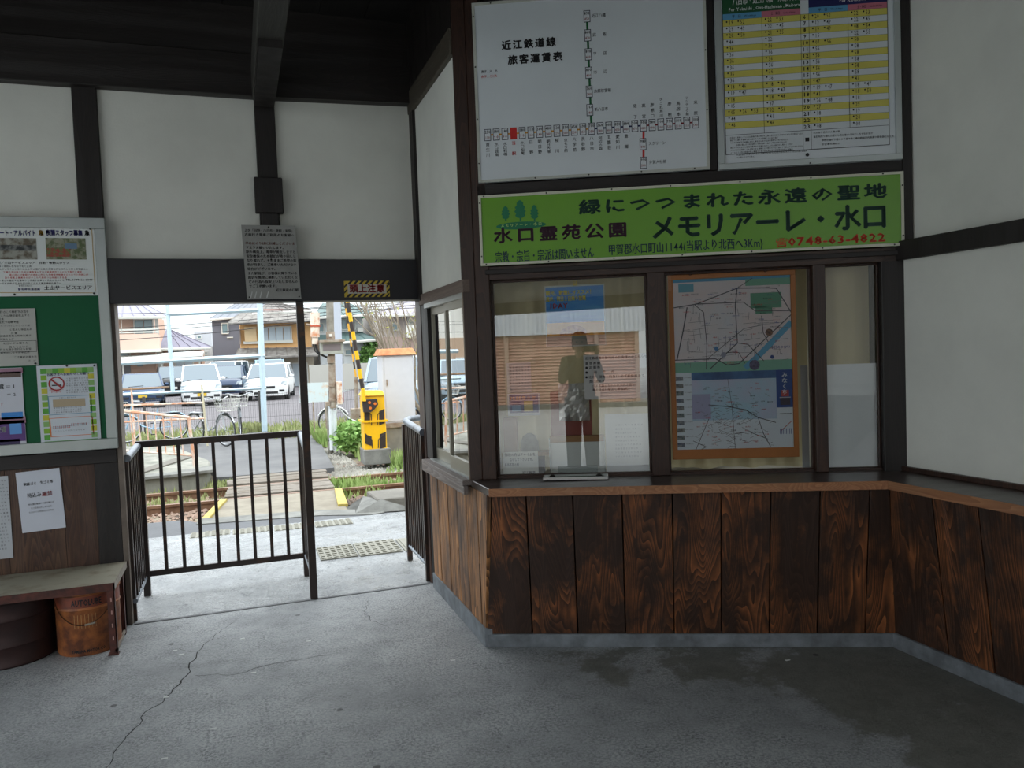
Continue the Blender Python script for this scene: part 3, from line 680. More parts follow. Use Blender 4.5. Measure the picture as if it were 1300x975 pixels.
for cx, top, bot, wd in ((641.5, 262.5, 281, .023), (659.8, 255, 281, .031), (678, 261, 281, .023)):
    a = B.l(cx, top); b_ = B.l(cx, bot); h_ = a[1] - b_[1]; k = []
    for i in range(9): k.append((a[0] + wd * (.28 + .72 * math.sin(math.pi * min(1, (i + .4) / 8.5) * .8)) * (1 if i % 2 else .72), a[1] - h_ * .82 * i / 8))
    prof = [(a[0], a[1] + .004)] + k + [(a[0] + .004, a[1] - h_ * .84), (a[0] + .004, b_[1]), (a[0] - .004, b_[1]), (a[0] - .004, a[1] - h_ * .84)] + [(2 * a[0] - x, z) for x, z in reversed(k)]
    B.mb(EM, 'emblem', 3).add([(x, -.0019, z) for x, z in prof], [tuple(range(len(prof)))])
B.t(mat('print_light_lime', (180, 214, 120), .5), 'メモリアーレ・水口', 636, 688, 289, 4.4, 1, 5)
B.done()

# ---- notice plate on the king post and the hazard plate on the lintel
r = thing('notice_plate', 'grey metal notice plate full of small print hanging over the centre post of the doorway', 'sign')
B = eboard(r, 0.062, 1.925, W0 - .05)
P('plate', MB().hexa([(.012, .0, 0), (.335, .0, 0), (.335, .003, 0), (.012, .003, 0)], [(0, .0, .455), (.318, .0, .455), (.318, .003, .455), (0, .003, .455)]), mat('plate_grey', (150, 150, 146), .5, .2, var=.15, scale=9), r)
B.root = r
lines = ['よび「日野・八日市・彦根・米原」', '方面行き電車ご利用のお客様へ', '', '早めにのりばにお越しくださいま', 'すようお願いいたします。', '駅の構造上、電車が接近しますと', '安全確保のため踏切が降り回しし', 'なり渡れず、そのままご希望の電', '車が発車し、ご乗車いただけない', '場合がございます。', 'また駅員が、お客様に降りている', '踏切を無理に横断していただくな', 'どの行為も保安上いたしませんの', 'でご了承願います。', '　　　　　　　　近江鉄道水口駅']
for i, s_ in enumerate(lines):
    if s_:
        full = len(s_) >= 14; w_ = .295 if full else .295 * len(s_) / 15
        text(B.mb(mat('print_brown_red', (110, 50, 44), .6) if i == 3 else BLK, 'lettering', 2), s_, .016 + i * .0007, .412 - i * .0262, .020, w_, 1, -.0012)
B.done(); nails(r, [(.159, .443), (.026, .014), (.322, .014), (.165, .245)], 0, .005)
for x in (.03, .055, .085, .125): P('scratch', MB().quad((x, -.0009, .01), (x + .006, -.0009, .008), (x + .016, -.0009, .046), (x + .012, -.0009, .048)), mat('scratch', (186, 188, 186), .4), r)

r = thing('hazard_sign', 'small yellow and black striped plate with red characters on the dark lintel', 'sign')
B = eboard(r, 0.667, 1.932, W0 - .036)
w_, h_ = .292, .104
P('plate', MB().box(0, w_, 0, .004, 0, h_), mat('hazard_yellow', (196, 168, 50), .5), r)
mbk = MB(); x = -.10
while x < w_:
    for (z0, z1) in ((0, .022), (h_ - .022, h_)):
        a_ = [x + z0, x + z0 + .018, x + z1 + .018, x + z1]
        a_ = [min(max(q, 0), w_) for q in a_]
        if a_[1] > a_[0] + .002: mbk.quad((a_[0], -.0006, z0), (a_[1], -.0006, z0), (a_[2], -.0006, z1), (a_[3], -.0006, z1))
    x += .036
for z in (.022, .058):
    mbk.quad((0, -.0006, z), (.02, -.0006, z + .02), (.02, -.0006, z + .034), (0, -.0006, z + .014)); mbk.quad((w_ - .02, -.0006, z), (w_, -.0006, z + .02), (w_, -.0006, z + .034), (w_ - .02, -.0006, z + .014))
P('stripe_band', mbk, BLK, r)
P('face', MB().rect(.022, w_ - .022, .022, h_ - .022, -.0008), mat('sign_face_grey', (186, 180, 170), .5), r)
q = MB(); text(q, '頭上注意', .032, .026, .056, .228, 2, -.0016); P('lettering', q, mat('print_red_deep', (170, 26, 30), .5), r)

# ---- green pin board with its papers
r = thing('notice_board', 'aluminium framed green notice board pinned with posters beside the doorway', 'notice board', (-1.95, W0 - .03, 1.065))
P('backing', MB().box(.02, 1.25, .006, .022, .02, 1.33), mat('board_green_felt', (14, 88, 54), .85, var=.12, scale=4), r)
P('frame', MB().frame(0, 1.262, 0, 1.343, .056, -.012, .022, wb=.062, wt=.062), mat('aluminium_dull', (172, 178, 176), .38, .55, var=.06), r, bev=.003)
YB = W0 - .030
def paper(name, label, x0, y0, x1, y1, col=(214, 218, 216), Y=YB, tilt=0.0, cat='poster'):
    a = py(x0, y0, Y); b_ = py(x1, y1, Y)
    w, h = b_.x - a.x, a.z - b_.z
    r = thing(name, label, cat); B = eboard(r, a.x, b_.z, Y); B.w, B.h = w, h
    P('sheet', MB().rect(0, w, 0, h), mat('paper_%d_%d_%d' % col, col, .55, var=.04, scale=6), r)
    if tilt: r.rotation_euler = (0, tilt, 0)
    return r, B
# job poster (its left part runs out of the picture)
r, B = paper('job_poster', 'white recruitment poster with a gold border and two photographs, top of the green board', -86, 285, 124.5, 375)
Mg = mat('print_gold', (176, 148, 92), .5)
for a in ((-80, 288, 121, 288.5), (-80, 371.3, 122, 371.8)): B.line(Mg, a[0], a[1], a[2] - 4, a[3], .004)
B.line(Mg, 116.5, 291, 121, 370, .004)
PB = mat('print_violet_blue', (60, 62, 140), .5)
B.t(PB, 'パート・アルバイト', -6, 46, 299.5, 9, 2); B.t(PB, '夜間スタッフ募集', 58.5, 105, 299.5, 9, 2)
B.t(mat('print_mustard', (190, 140, 20), .5), '急', 49, 56, 299.5, 8.5, 2); B.t(BLK, '急', 107.5, 114, 299.5, 8, 2)
def photo_mat(name, a, b, c, scale=30):
    M = mat(name, a, .5, col2=b, scale=scale, thr=(.42, .58)); return M
M_ph1 = photo_mat('photo_food_hall', (150, 150, 140), (92, 82, 66), None, 22); M_ph2 = photo_mat('photo_shop', (140, 140, 120), (84, 96, 60), None, 34)
M_ph3 = photo_mat('photo_dark_figures', (40, 44, 46), (110, 112, 110), None, 40); M_ph4 = photo_mat('photo_goods', (150, 60, 50), (96, 110, 60), None, 60)
B.rect(M_ph1, -2, 302, 47.5, 329.5, 2, 'photograph'); B.rect(M_ph3, 0, 311, 46, 318.5, 3, 'photograph'); B.rect(M_ph2, 57.5, 302, 110, 329.5, 2, 'photograph'); B.rect(M_ph4, 59, 315, 90, 326, 3, 'photograph'); B.rect(mat('photo_blue', (96, 124, 150), .5), 82, 309, 98, 316, 4, 'photograph')
B.t(BLK, '職種／土山サービスエリア　日勤・夜勤スタッフ', -8, 88, 335.5, 4.2, 1)
for i, (a, b_, m) in enumerate(((-8, 40, BLK), (-8, 112, BLK), (4, 104, RED), (12, 112, RED), (6, 85, RED), (-8, 82, BLK), (-8, 78, BLK))): B.t(m, filler(int((b_ - a) / 3.2)), a, b_, 339.5 + i * 3.65, 3.0)
B.t(BLK, 'TEL.0748-22-3388', 83.5, 118, 357, 3.8, 1); B.line(BLK, 20, 361, 117, 360.4, .002); B.t(BLK, '土山サービスエリア', 56, 117.5, 368.6, 7, 1)
B.t(PB, '新名神高速道路', 23, 51, 369, 3.6, 1); B.t(BLK, filler(10), 24, 40, 364, 2.6)
B.done(); nails(r, [(B.w - .02, B.h - .012), (B.w - .02, .012), (B.w - .42, .01), (B.w - .42, B.h - .01)], -.001, .006)
# grey notice
r, B = paper('revision_notice', 'plain grey paper notice with a boxed paragraph, left on the green board', -60, 393, 49, 463.5, (176, 176, 170))
for i, (a, b_) in enumerate(((-30, 37), (-30, 38), (-30, 5), (-30, 24), (-30, 38), (12, 41), (14, 22), (-30, 40), (-30, 18), (4, 36), (12, 36), (-30, 40), (-30, 38), (18, 47), (36, 46))):
    B.t(BLK if i not in (4,) else GRYP, filler(int((b_ - a) / 3.6)), a, b_, 398.6 + i * 4.35, 3.4 if i not in (0, 3) else 4.2, 1 if i in (0, 3) else 0)
for a in ((-30, 434, 46, 432.4), (-30, 447.6, 46.5, 446.4), (46, 432.4, 46.6, 446.6)): B.line(BLK, *a, .002)
B.done(); nails(r, [(B.w - .015, .01)], -.001, .006)
# violet poster
r, B = paper('violet_poster', 'poster with a blue bar and violet lower half, low on the green board', -40, 469, 34, 568, (200, 202, 212))
B.rect(mat('print_dusty_pink', (150, 110, 130), .5), -40, 469.5, 29, 473.5, 2); B.rect(mat('print_brown', (92, 72, 66), .5), -40, 474, 27, 478.5, 2)
B.t(BLK, '賞＝1', -2, 20, 494.5, 7.5, 1); B.t(BLK, 'ら　＝2', -8, 20.5, 504.5, 6, 1); B.t(RED, '？', 1, 6, 516, 6, 1)
B.rect(mat('print_bright_blue', (50, 130, 205), .5), 1.5, 524, 29.5, 531.5, 2); B.rect(mat('print_mauve', (150, 110, 130), .5), -40, 532.5, 33, 537, 2)
B.rect(mat('print_violet', (88, 52, 120), .5), -40, 537, 33, 559.5, 2); B.rect(mat('print_deep_violet', (46, 34, 80), .5), -40, 561, 26, 567, 2)
B.rect(mat('print_sky_blue', (90, 150, 214), .5), 12, 538, 28, 550.5, 3); B.t(WHT, '交通', -4, 8, 550, 9, 2, 4)
B.done()
# notice with a border of squares
r, B = paper('smoking_notice', 'white notice with a border of green and yellow squares and a red no smoking ring', 46, 464.5, 129, 566.5, (206, 212, 220))
gs = [mat('square_green', (84, 160, 54), .5), mat('square_yellow', (196, 188, 56), .5), mat('square_light', (134, 178, 104), .5), mat('square_lime', (132, 176, 44), .5)]
xs0, xs1, zz0, zz1 = .018, B.w - .018, .018, B.h - .018
sq = .030; nx_, nz_ = 9, 12
def sqr(x, z, k): B.mb(gs[k % 4], 'square', 2).rect(x, x + sq, z, z + sq, -.0012)
for i in range(nx_):
    x = xs0 + (xs1 - sq - xs0) * i / (nx_ - 1); sqr(x, zz0, i * 3 % 4 + i); sqr(x, zz1 - sq, i * 2 + i // 3)
for j in range(1, nz_ - 1):
    z = zz0 + (zz1 - sq - zz0) * j / (nz_ - 1); sqr(xs0, z, j * 3 + 1); sqr(xs1 - sq, z, j * 2 + j // 2)
B.t(mat('print_ink_blue', (36, 44, 96), .5), 'お客さまへお知らせとお願い', 59.5, 113.5, 478, 4.6, 1)
c = B.l(71.8, 487.2); ring = MB(); n = 28; R0, R1 = .041, .034
for i in range(n):
    a, b_ = 6.2832 * i / n, 6.2832 * (i + 1) / n
    ring.quad(*[(c[0] + R * math.cos(t), -.0024, c[1] + R * math.sin(t)) for R, t in ((R0, a), (R0, b_), (R1, b_), (R1, a))])
ring.quad((c[0] - .028, -.0024, c[1] + .022), (c[0] - .022, -.0024, c[1] + .028), (c[0] + .028, -.0024, c[1] - .022), (c[0] + .022, -.0024, c[1] - .028))
P('no_smoking_ring', ring, mat('ring_red', (160, 28, 34), .5), r)
P('cigarette', MB().rect(c[0] - .024, c[0] + .012, c[1] - .012, c[1] - .005, -.0018).rect(c[0] + .015, c[0] + .024, c[1] - .012, c[1] - .005, -.0018), BLK, r)
for i in range(7): B.t(GRYP, filler(9), 84, 112 + (i % 3), 482 + i * 2.95 - 0, 2.5)
B.t(RED, filler(8), 62, 81, 496, 2.6); B.t(RED, filler(7), 65, 78, 499, 2.6)
OR_ = mat('print_orange_arrow', (222, 120, 60), .5); SB = mat('print_steel_blue', (96, 146, 176), .5)
B.line(SB, 60, 503.5, 115, 501.5, .003); B.line(SB, 62, 527, 116, 523.5, .003); B.line(SB, 61, 504, 63, 526, .006); B.line(SB, 115, 502, 116.5, 524, .006)
B.line(OR_, 62, 531.5, 118, 528, .003); B.line(OR_, 64, 554.5, 120, 551, .003); B.line(OR_, 63, 532, 65, 554, .006); B.line(OR_, 117, 529, 119, 551, .006)
B.rect(mat('print_tan', (178, 160, 132), .5), 67, 507.5, 108.5, 515, 3); B.t(GRYP, filler(9), 75, 97, 506.3, 2.4)
for i in range(3): B.t(GRYP, filler(12), 68, 104, 519.3 + i * 2.8, 2.3)
B.t(RED, 'ＩＩＩＩＩＩＩＩＩ', 67, 90, 544.5, 4, 2); B.t(RED, 'ＩＩＩＩＩＩＩＩ', 90, 111, 541, 4, 2); B.t(GRYP, filler(12), 70, 108, 548.5, 2.4)
B.done(); nails(r, [(.01, .008), (B.w - .012, B.h - .01), (B.w * .47, .006), (B.w * .5, B.h - .006)], -.001, .006)
# papers on the boarding below
YD = W0 + .005
r, B = paper('list_sheet', 'white sheet of close typed lines on the dark boarding, cut by the picture edge', -55, 609, 17, 708, (190, 194, 200), YD, cat='paper')
for i in range(20): B.t(GRYP if i % 3 else BLK, filler(13), -40, 8 + (i * 37 % 6), 615 + i * 4.6, 2.6)
B.done()
r, B = paper('rubbish_notice', 'tilted white sheet with black and red lettering above the bench', 23.5, 600, 84, 671.5, (206, 210, 222), YD, -.045, cat='paper')
B.t(BLK, '家庭ゴミ　生ゴミ等', 33, 71, 617.5, 5, 1); B.t(BLK, '持込み', 37, 55.5, 633, 7.5, 1); B.t(RED, '厳禁', 56, 69.5, 631.5, 7.5, 1)
B.t(BLK, filler(13), 37.5, 71, 642.5, 3); B.t(BLK, filler(11), 41, 68, 647.2, 3); B.t(GRYP, filler(12), 38, 70, 652.5, 2.8)
B.done()
# ================================================================== THINGS IN THE HALL
M_rust = mat('rust_red_steel', (96, 48, 38), .6, .1, col2=(60, 34, 28), scale=18, bump=.2, bscale=80)
M_rail = mat('railing_brown_paint', (54, 44, 40), .38, .2, col2=(92, 60, 42), scale=14, thr=(.55, .75))
M_pipe = mat('railing_grey_pipe', (128, 136, 146), .35, .5, col2=(84, 84, 86), scale=10, thr=(.5, .7))
# bench
bx0, bx1, by0, by1 = -1.95, -.685, 4.615, 5.10
b = thing('steel_bench', 'low rusty angle steel bench with a worn beige top below the notice board', 'bench', (bx0, by0, 0))
L_, D_ = bx1 - bx0, by1 - by0
P('seat_board', MB().box(0, L_, 0, D_, .376, .388), mat('bench_top_worn', (142, 138, 122), .6, col2=(104, 88, 70), scale=7, thr=(.5, .72)), b, bev=.002)
P('edge_angle', MB().box(-.004, L_ + .004, -.006, .002, .348, .390), M_rust, b)
P('edge_angle', MB().box(L_ - .002, L_ + .004, -.006, D_, .352, .3885), mat('worn_steel_edge', (150, 140, 128), .5, .3, var=.3, scale=20), b)
for x, y, dx, dy in ((L_ - .036, 0, .036, .005), (L_ - .036, .32, .036, .005), (0, 0, .036, .005), (0, .32, .036, .005), (L_ * .36, .0, .03, .005)):
    P('leg', MB().box(x, x + dx, y, y + dy, 0, .37).box(x + dx - .005, x + dx, y, y + .036, 0, .37), M_rust, b)
P('foot_plate', MB().box(L_ - .046, L_ + .006, -.006, .04, 0, .006), M_rust, b)
P('foot_rail', MB().box(L_ - .012, L_, 0, .35, .015, .03), mat('worn_steel_edge', (150, 140, 128), .5, .3), b)
P('side_brace', MB().box(L_ - .01, L_ - .004, .02, .03, .03, .36), M_rust, b)
for z in (.08, .15, .22, .29): P('rivet', MB().box(L_ - .020, L_ - .014, -.003, 0, z, z + .02), mat('scuff_pink', (180, 140, 132), .6), b)
# oil pail
c = thing('oil_pail', 'rusty orange oil pail with black lettering and wire handle under the bench', 'pail', (-.848, 4.815, 0))
Mp = mat('pail_orange_rust', (164, 98, 52), .55, .1, col2=(98, 56, 38), scale=9, thr=(.42, .60), bump=.1)
R = .158
P('body', MB().lathe([(R - .012, .004), (R - .006, .0), (R, .012), (R, .245), (R + .004, .250), (R, .256), (R, .325), (R + .006, .33), (R + .006, .345), (R, .348), (R - .01, .34), (R - .012, .02)], n=40), Mp, c, smooth=True)
P('lid', MB().lathe([(0.001, .335), (R - .01, .335)], n=40), mat('pail_lid', (90, 50, 34), .6), c)
P('red_band', MB().lathe([(R + .0008, .262), (R + .0008, .322)], n=40), mat('pail_red_band', (142, 66, 40), .5, col2=(96, 50, 36), scale=12), c, smooth=True)
def wrap(s_, z, h, w, key, bold, ang, nm='lettering'):
    q = MB(); text(q, s_, -w / 2, z, h, w, bold, 0)
    q.v = [((R + .0022) * math.sin(ang + x / R), -(R + .0022) * math.cos(ang + x / R), zz) for x, _, zz in q.v]; P(nm, q, key, c)
A0_ = math.atan2(-.848 * -1, 4.815) * -1
wrap('AUTOLUBE', .268, .047, .15, BLK, 2, .12); wrap('YAMAHA MOTOR CO.', .018, .024, .17, BLK, 2, .12)
wrap('ⅠⅠⅠⅠⅠⅠⅠ', .14, .10, .12, mat('faded_cream_print', (190, 150, 100), .6), 0, .10, 'faded_print')
P('handle', MB().tube([((R + .006) * math.sin(t), -(R + .006) * math.cos(t), .30 - .13 * math.sin(math.pi * (t + 1.1) / 2.2) ** .8) for t in [-1.1 + 2.2 * i / 14 for i in range(15)]], .0022, 5), mat('wire_brown', (70, 46, 34), .5, .5), c)
P('grip', MB().tube([((R + .010) * math.sin(t), -(R + .010) * math.cos(t), .172 + .012 * t) for t in (.05, .2, .35)], .005, 6), mat('grip_grey', (150, 140, 126), .6), c)
# drum
c = thing('steel_drum', 'large dark brown steel drum standing under the bench, cut by the picture edge', 'drum', (-1.262, 4.87, 0))
Md = mat('drum_dark_brown', (62, 40, 38), .5, .2, col2=(44, 30, 30), scale=6, bump=.1)
R2 = .24
P('body', MB().lathe([(R2, .0), (R2 + .006, .008), (R2, .016), (R2, .10), (R2 + .006, .11), (R2, .12), (R2, .235), (R2 + .007, .245), (R2, .255), (R2, .325), (R2 + .006, .335), (R2, .345), (.001, .34)], n=44), Md, c, smooth=True)

# railings: a pen of three sides in the doorway, its tall post reaching the lintel
g = thing('gate_railing', 'brown painted steel railing of three sides with a tall post in the station doorway', 'railing', (-.13, 5.71, 0))
def bar(x0, y0, x1, y1, z0, z1, w, m, name='bar', round_=False):
    if round_: return P(name, MB().tube([(x0, y0, z0), (x1, y1, z1)], w, 8), m, g, smooth=True)
ox, oy = -.13, 5.71
def bx(name, x0, x1, y0, y1, z0, z1, m, bev=.0015): return P(name, MB().box(x0 - ox, x1 - ox, y0 - oy, y1 - oy, z0, z1), m, g, bev=bev)
bx('post', -.668, -.625, 5.69, 5.735, 0, 1.0, M_rail); bx('post', .372, .412, 5.69, 5.735, 0, 1.0, M_rail)
bx('top_rail', -.668, .412, 5.688, 5.733, 1.0, 1.042, M_rail); bx('bottom_rail', -.64, .39, 5.70, 5.722, .128, .166, M_rail)
for xt, xb in zip((201.5, 225, 247.7, 270.3, 295.4, 317, 338.7, 360), (213, 236, 258, 279, 304, 325.4, 346.7, 367.2)):
    x = (py(xt, 568, 5.71).x + py(xb, 720, 5.71).x) / 2; bx('bar', x - .011, x + .011, 5.70, 5.722, .166, 1.0, M_rail)
bx('post', -.685, -.650, 5.165, 5.195, 0, 1.0, M_rail)
P('top_rail', MB().tube([(-.655 - ox, 5.16 - oy, .992), (-.655 - ox, 5.70 - oy, 1.012)], .023, 10), M_pipe, g, smooth=True)
P('bottom_rail', MB().tube([(-.655 - ox, 5.16 - oy, .125), (-.655 - ox, 5.70 - oy, .125)], .016, 8), M_pipe, g, smooth=True)
for y in (5.25, 5.33, 5.41, 5.49, 5.57, 5.64): bx('bar', -.665, -.645, y - .010, y + .010, .13, .985, M_rail)
bx('tall_post', .366, .412, 5.11, 5.155, 0, 1.912, M_rail, .002)
P('top_rail', MB().tube([(.392 - ox, 5.15 - oy, .945), (.392 - ox, 5.70 - oy, 1.02)], .021, 10), M_pipe, g, smooth=True)
P('bottom_rail', MB().tube([(.392 - ox, 5.15 - oy, .15), (.392 - ox, 5.70 - oy, .15)], .015, 8), M_pipe, g, smooth=True)
for y in (5.22, 5.30, 5.38, 5.46, 5.54, 5.62): bx('bar', .382, .402, y - .009, y + .009, .15, .97, M_rail)

g = thing('side_railing', 'brown railing with a grey top pipe against the booth wall outside the doorway', 'railing', (1.155, 5.48, 0))
ox, oy = 1.155, 5.48
bx('post', 1.135, 1.172, 5.755, 5.792, 0, 1.03, M_rail); bx('post', 1.14, 1.17, 5.165, 5.195, 0, 1.0, M_rail)
P('top_rail', MB().tube([(0, 5.16 - oy, 1.022), (0, 5.60 - oy, 1.048), (0.005, 5.74 - oy, 1.056), (.05, 5.84 - oy, 1.060), (.14, 5.90 - oy, 1.06)], .024, 10), M_pipe, g, smooth=True)
P('bottom_rail', MB().tube([(0, 5.17 - oy, .112), (0, 5.78 - oy, .112)], .015, 8), M_pipe, g, smooth=True)
for i in range(8):
    y = 5.25 + i * .066; bx('bar', 1.146, 1.164, y - .009, y + .009, .115, 1.03, M_rail)
P('side_arm', MB().tube([(.13, 5.90 - oy, 1.058), (.5, 5.98 - oy, 1.05), (1.4, 6.05 - oy, 1.05)], .020, 8), M_rail, g, smooth=True)
for x in (.32, .75, 1.2): bx('post', 1.155 + x, 1.185 + x, 5.94, 5.97, 0, 1.05, M_rail)

# ================================================================== BEHIND THE BOOTH GLASS
M_curt = mat('curtain_olive', (202, 190, 152), .9, var=.08, scale=4)
M_curt.node_tree.nodes['Principled BSDF'].inputs['Transmission Weight'].default_value = 0
_n = M_curt.node_tree; _t = _n.nodes.new('ShaderNodeBsdfTranslucent'); _t.inputs[0].default_value = rgb(206, 196, 160); _m = _n.nodes.new('ShaderNodeMixShader'); _m.inputs[0].default_value = .3
_n.links.new(_n.nodes['Principled BSDF'].outputs[0], _m.inputs[1]); _n.links.new(_t.outputs[0], _m.inputs[2]); _n.links.new(_m.outputs[0], _n.nodes['Material Output'].inputs[0])
def curtain(u0, u1, v0, z0, z1, label, seed, col=(168, 160, 132)):
    rr = random.Random(seed); b = MB(); n = int((u1 - u0) / .012); mz = 26
    ph = [rr.uniform(0, 6.28) for _ in range(5)]
    fr = [rr.uniform(18, 30), rr.uniform(38, 60), rr.uniform(70, 95)]
    for j in range(mz + 1):
        t = j / mz; z = z1 + (z0 - z1) * t
        for i in range(n + 1):
            u = u0 + (u1 - u0) * i / n
            a = .030 * math.sin(fr[0] * u + ph[0] + .5 * math.sin(3 * t + ph[3])) + .014 * math.sin(fr[1] * u + ph[1] + 1.3 * t) + .004 * math.sin(fr[2] * u + ph[2])
            if j == 3 : a -= .006
            b.v.append((u - u0, a * (.45 + .55 * t), z - z0))
    for j in range(mz):
        for i in range(n): k = j * (n + 1) + i; b.f.append((k, k + 1, k + n + 2, k + n + 1))
    o = P('curtain', b, M_curt, None, loc=tp(u0, v0, z0), rz=TA, smooth=True)
    return tag(o, label, 'curtain', 'olive curtains behind the booth windows')
curtain(.0, .83, .50, .87, 2.16, 'olive beige curtain behind the ticket window with the blue poster', 1)
curtain(.92, 1.69, .47, .87, 2.16, 'olive beige curtain behind the framed map, its hem showing below', 2)
curtain(1.70, 2.03, .46, .87, 2.16, 'olive beige curtain in the narrow end window above the blank sheet', 3)

# blue poster with clip
r = thing('day_ticket_poster', 'blue poster with yellow and red lettering clipped inside the first ticket window', 'poster')
B = tboard(r, .286, 1.56, .36); Wp, Hp = .322, .33
P('sheet', MB().rect(0, Wp, 0, Hp), mat('poster_edge_white', (214, 220, 214), .5), r)
Mbl = mat('poster_blue', (30, 140, 226), .4, col2=(110, 196, 236), scale=5, stretch=(.4, 1, 2.2), thr=(.45, .7))
B.mb(Mbl, 'print_block', 1).rect(.006, Wp - .006, .13, Hp - .008, -.0006)
B.mb(mat('poster_sand', (250, 176, 50), .5), 'print_block', 1).rect(.006, Wp - .006, .058, .13, -.0006)
B.mb(mat('poster_orange_food', (196, 92, 30), .5, col2=(230, 150, 60), scale=60), 'picture', 2).add([(.15 + .075 * math.cos(t), -.0012, .062 + .052 * math.sin(t)) for t in [math.pi * i / 12 for i in range(13)]], [tuple(range(13))])
B.mb(mat('poster_grey_band', (150, 150, 138), .5), 'print_block', 1).rect(.006, Wp - .006, .006, .058, -.0006)
PY_ = mat('print_bright_yellow', (250, 236, 60), .5)
B.t(PY_, '観光、散策にオススメ！', 693, 754, 376, 6.5, 2); B.t(PY_, '週末、祝日１日乗り放題', 693, 744, 383.5, 6.5, 2); B.t(mat('print_day_red', (206, 44, 40), .5), '1DAY', 697, 721, 393, 8.5, 2)
B.done()
P('clip', MB().box(.155, .18, -.006, .002, Hp - .004, Hp + .008).box(.160, .164, -.006, -.002, Hp + .006, Hp + .02).box(.171, .175, -.006, -.002, Hp + .006, Hp + .02), mat('clip_yellow', (214, 190, 40), .4), r)

def wsheet(name, label, x0, y0, x1, y1, v, col, rows, hpx, bold=0, cat='paper', m=None):
    a = tk(x0, y0, v); b_ = tk(x1, y1, v)
    r = thing(name, label, cat); B = tboard(r, a[0], b_[1], v); B.w, B.h = b_[0] - a[0], a[1] - b_[1]
    P('sheet', MB().rect(0, B.w, 0, B.h).rect(0, B.w, 0, B.h, .0008), mat('sheet_%d_%d_%d' % col, col, .7, var=.04, scale=9), r)
    for yb, xa_, xb_, s_ in rows: B.t(m or BLK, s_ if isinstance(s_, str) else filler(s_), xa_, xb_, yb, hpx, bold)
    B.done(); return r, B
wsheet('fare_notice_sheet', 'white printed notice with a headed list hanging in the middle of the ticket window', 740.5, 451, 825, 505, .362, (238, 234, 232),
       [(457, 743, 822, '近江鉄道電車御利用のお客様へのお知らせ'), (463.5, 743, 762, '乗車券類'), (469, 743, 762, '●定期券'), (475, 743, 780, '●回数券'), (481, 743, 818, '●往復・団体・特急は 必ず駅係員まで'), (486.5, 748, 768, 5), (492, 752, 806, 14), (497, 752, 800, 12)], 4.0, 1)
wsheet('small_pink_sheet', 'small plain sheet above the purple postcard in the ticket window', 643, 461, 675, 498, .362, (206, 196, 194), [(468 + 4 * i, 647, 672, 7) for i in range(6)], 2.4, 0, m=GRYP)
r, B = wsheet('purple_postcard', 'small purple and yellow postcard taped to the ticket window glass', 644, 500, 686, 527, .352, (206, 204, 210), [], 4, cat='card')
B.mbs = {}
B.rect(mat('card_purple', (72, 62, 120), .5, col2=(110, 104, 150), scale=30), 646, 501.5, 684, 523.5, 2); B.rect(mat('card_yellow', (222, 190, 90), .5), 665, 509, 677, 522, 3, 'picture'); B.rect(mat('card_blue', (120, 150, 190), .5), 650, 515, 661, 522, 3, 'picture')
B.t(mat('card_orange', (214, 130, 60), .5), 'FREEきっぷ', 648, 680, 508.5, 5.5, 2, 4); B.done()
wsheet('lost_property_note', 'white handwritten style note low in the left corner of the ticket window', 638, 574, 684, 603.5, .350, (236, 238, 230),
       [(580, 641, 680, '御用の方はチャイムを'), (586, 647, 679, 'ならして下さいませ。'), (592.5, 641, 659, '係員不在の時'), (602.8, 663, 680, '近江鉄道')], 4.6, 1)
wsheet('timetable_sheet', 'large white sheet of faint print in the right lower corner of the ticket window', 767.5, 526, 829, 600, .352, (242, 246, 248), [(541 + i * 5, 781, 816 - (i * 13 % 9), 9) for i in range(9)], 2.6, 0, m=mat('print_faint', (178, 184, 192), .6))
wsheet('blank_sheet', 'blank white sheet filling the lower half of the narrow end window', 1048, 463, 1117, 596, .352, (236, 240, 242), [], 3)
wsheet('blank_strip', 'narrow white strip of paper beside the framed map, right of its frame', 1016, 464, 1028, 594, .43, (200, 204, 206), [], 3)
# crumpled foil bag and what stands behind it
b = MB(); n = 9; b.smooth = False; rr = random.Random(5)
for j in range(n + 1):
    for i in range(n): pass
gx = [[rr.uniform(-.016, .016) for _ in range(n + 1)] for _ in range(n + 1)]
for j in range(n + 1):
    for i in range(n + 1): b.v.append((.165 * i / n + rr.uniform(-.003, .003) * (0 < i < n), gx[j][i] + .008 * math.sin(i * 1.1 + j * .7), .205 * j / n + rr.uniform(-.003, .003) * (0 < j < n)))
for j in range(n):
    for i in range(n): k = j * (n + 1) + i; b.f += [(k, k + 1, k + n + 2), (k, k + n + 2, k + n + 1)]
o = P('foil_bag', b, mat('foil', (226, 224, 220), .38, .7), None, loc=tp(.342, .385, 1.155), rz=TA); tag(o, 'crumpled silver foil bag hanging in the middle of the ticket window', 'bag')
o = P('maroon_folder', MB().box(0, .225, 0, .03, 0, .25), mat('folder_maroon', (150, 74, 60), .6, var=.1), None, loc=tp(.293, .42, 1.065), rz=TA, bev=.004); tag(o, 'dark red folder standing behind the foil bag and white rack in the booth', 'folder')
r = thing('leaflet_rack', 'white leaflet rack with a wooden top strip behind the ticket window', 'rack', tp(.285, .36, .862), TA)
P('back_panel', MB().box(0, .295, .02, .05, 0, .178), mat('rack_white', (236, 240, 236), .4), r, bev=.002); P('top_strip', MB().box(0, .295, .018, .052, .178, .212), mat('rack_wood', (176, 132, 84), .6, var=.15), r, bev=.002)
P('front_lip', MB().box(.04, .255, .0, .006, .0, .05), mat('rack_clear', (190, 198, 196), .2), r, bev=.002); P('side_panel', MB().box(-.004, .002, .0, .05, 0, .20), M_alu, r); P('side_panel', MB().box(.293, .299, .0, .05, 0, .20), M_alu, r)
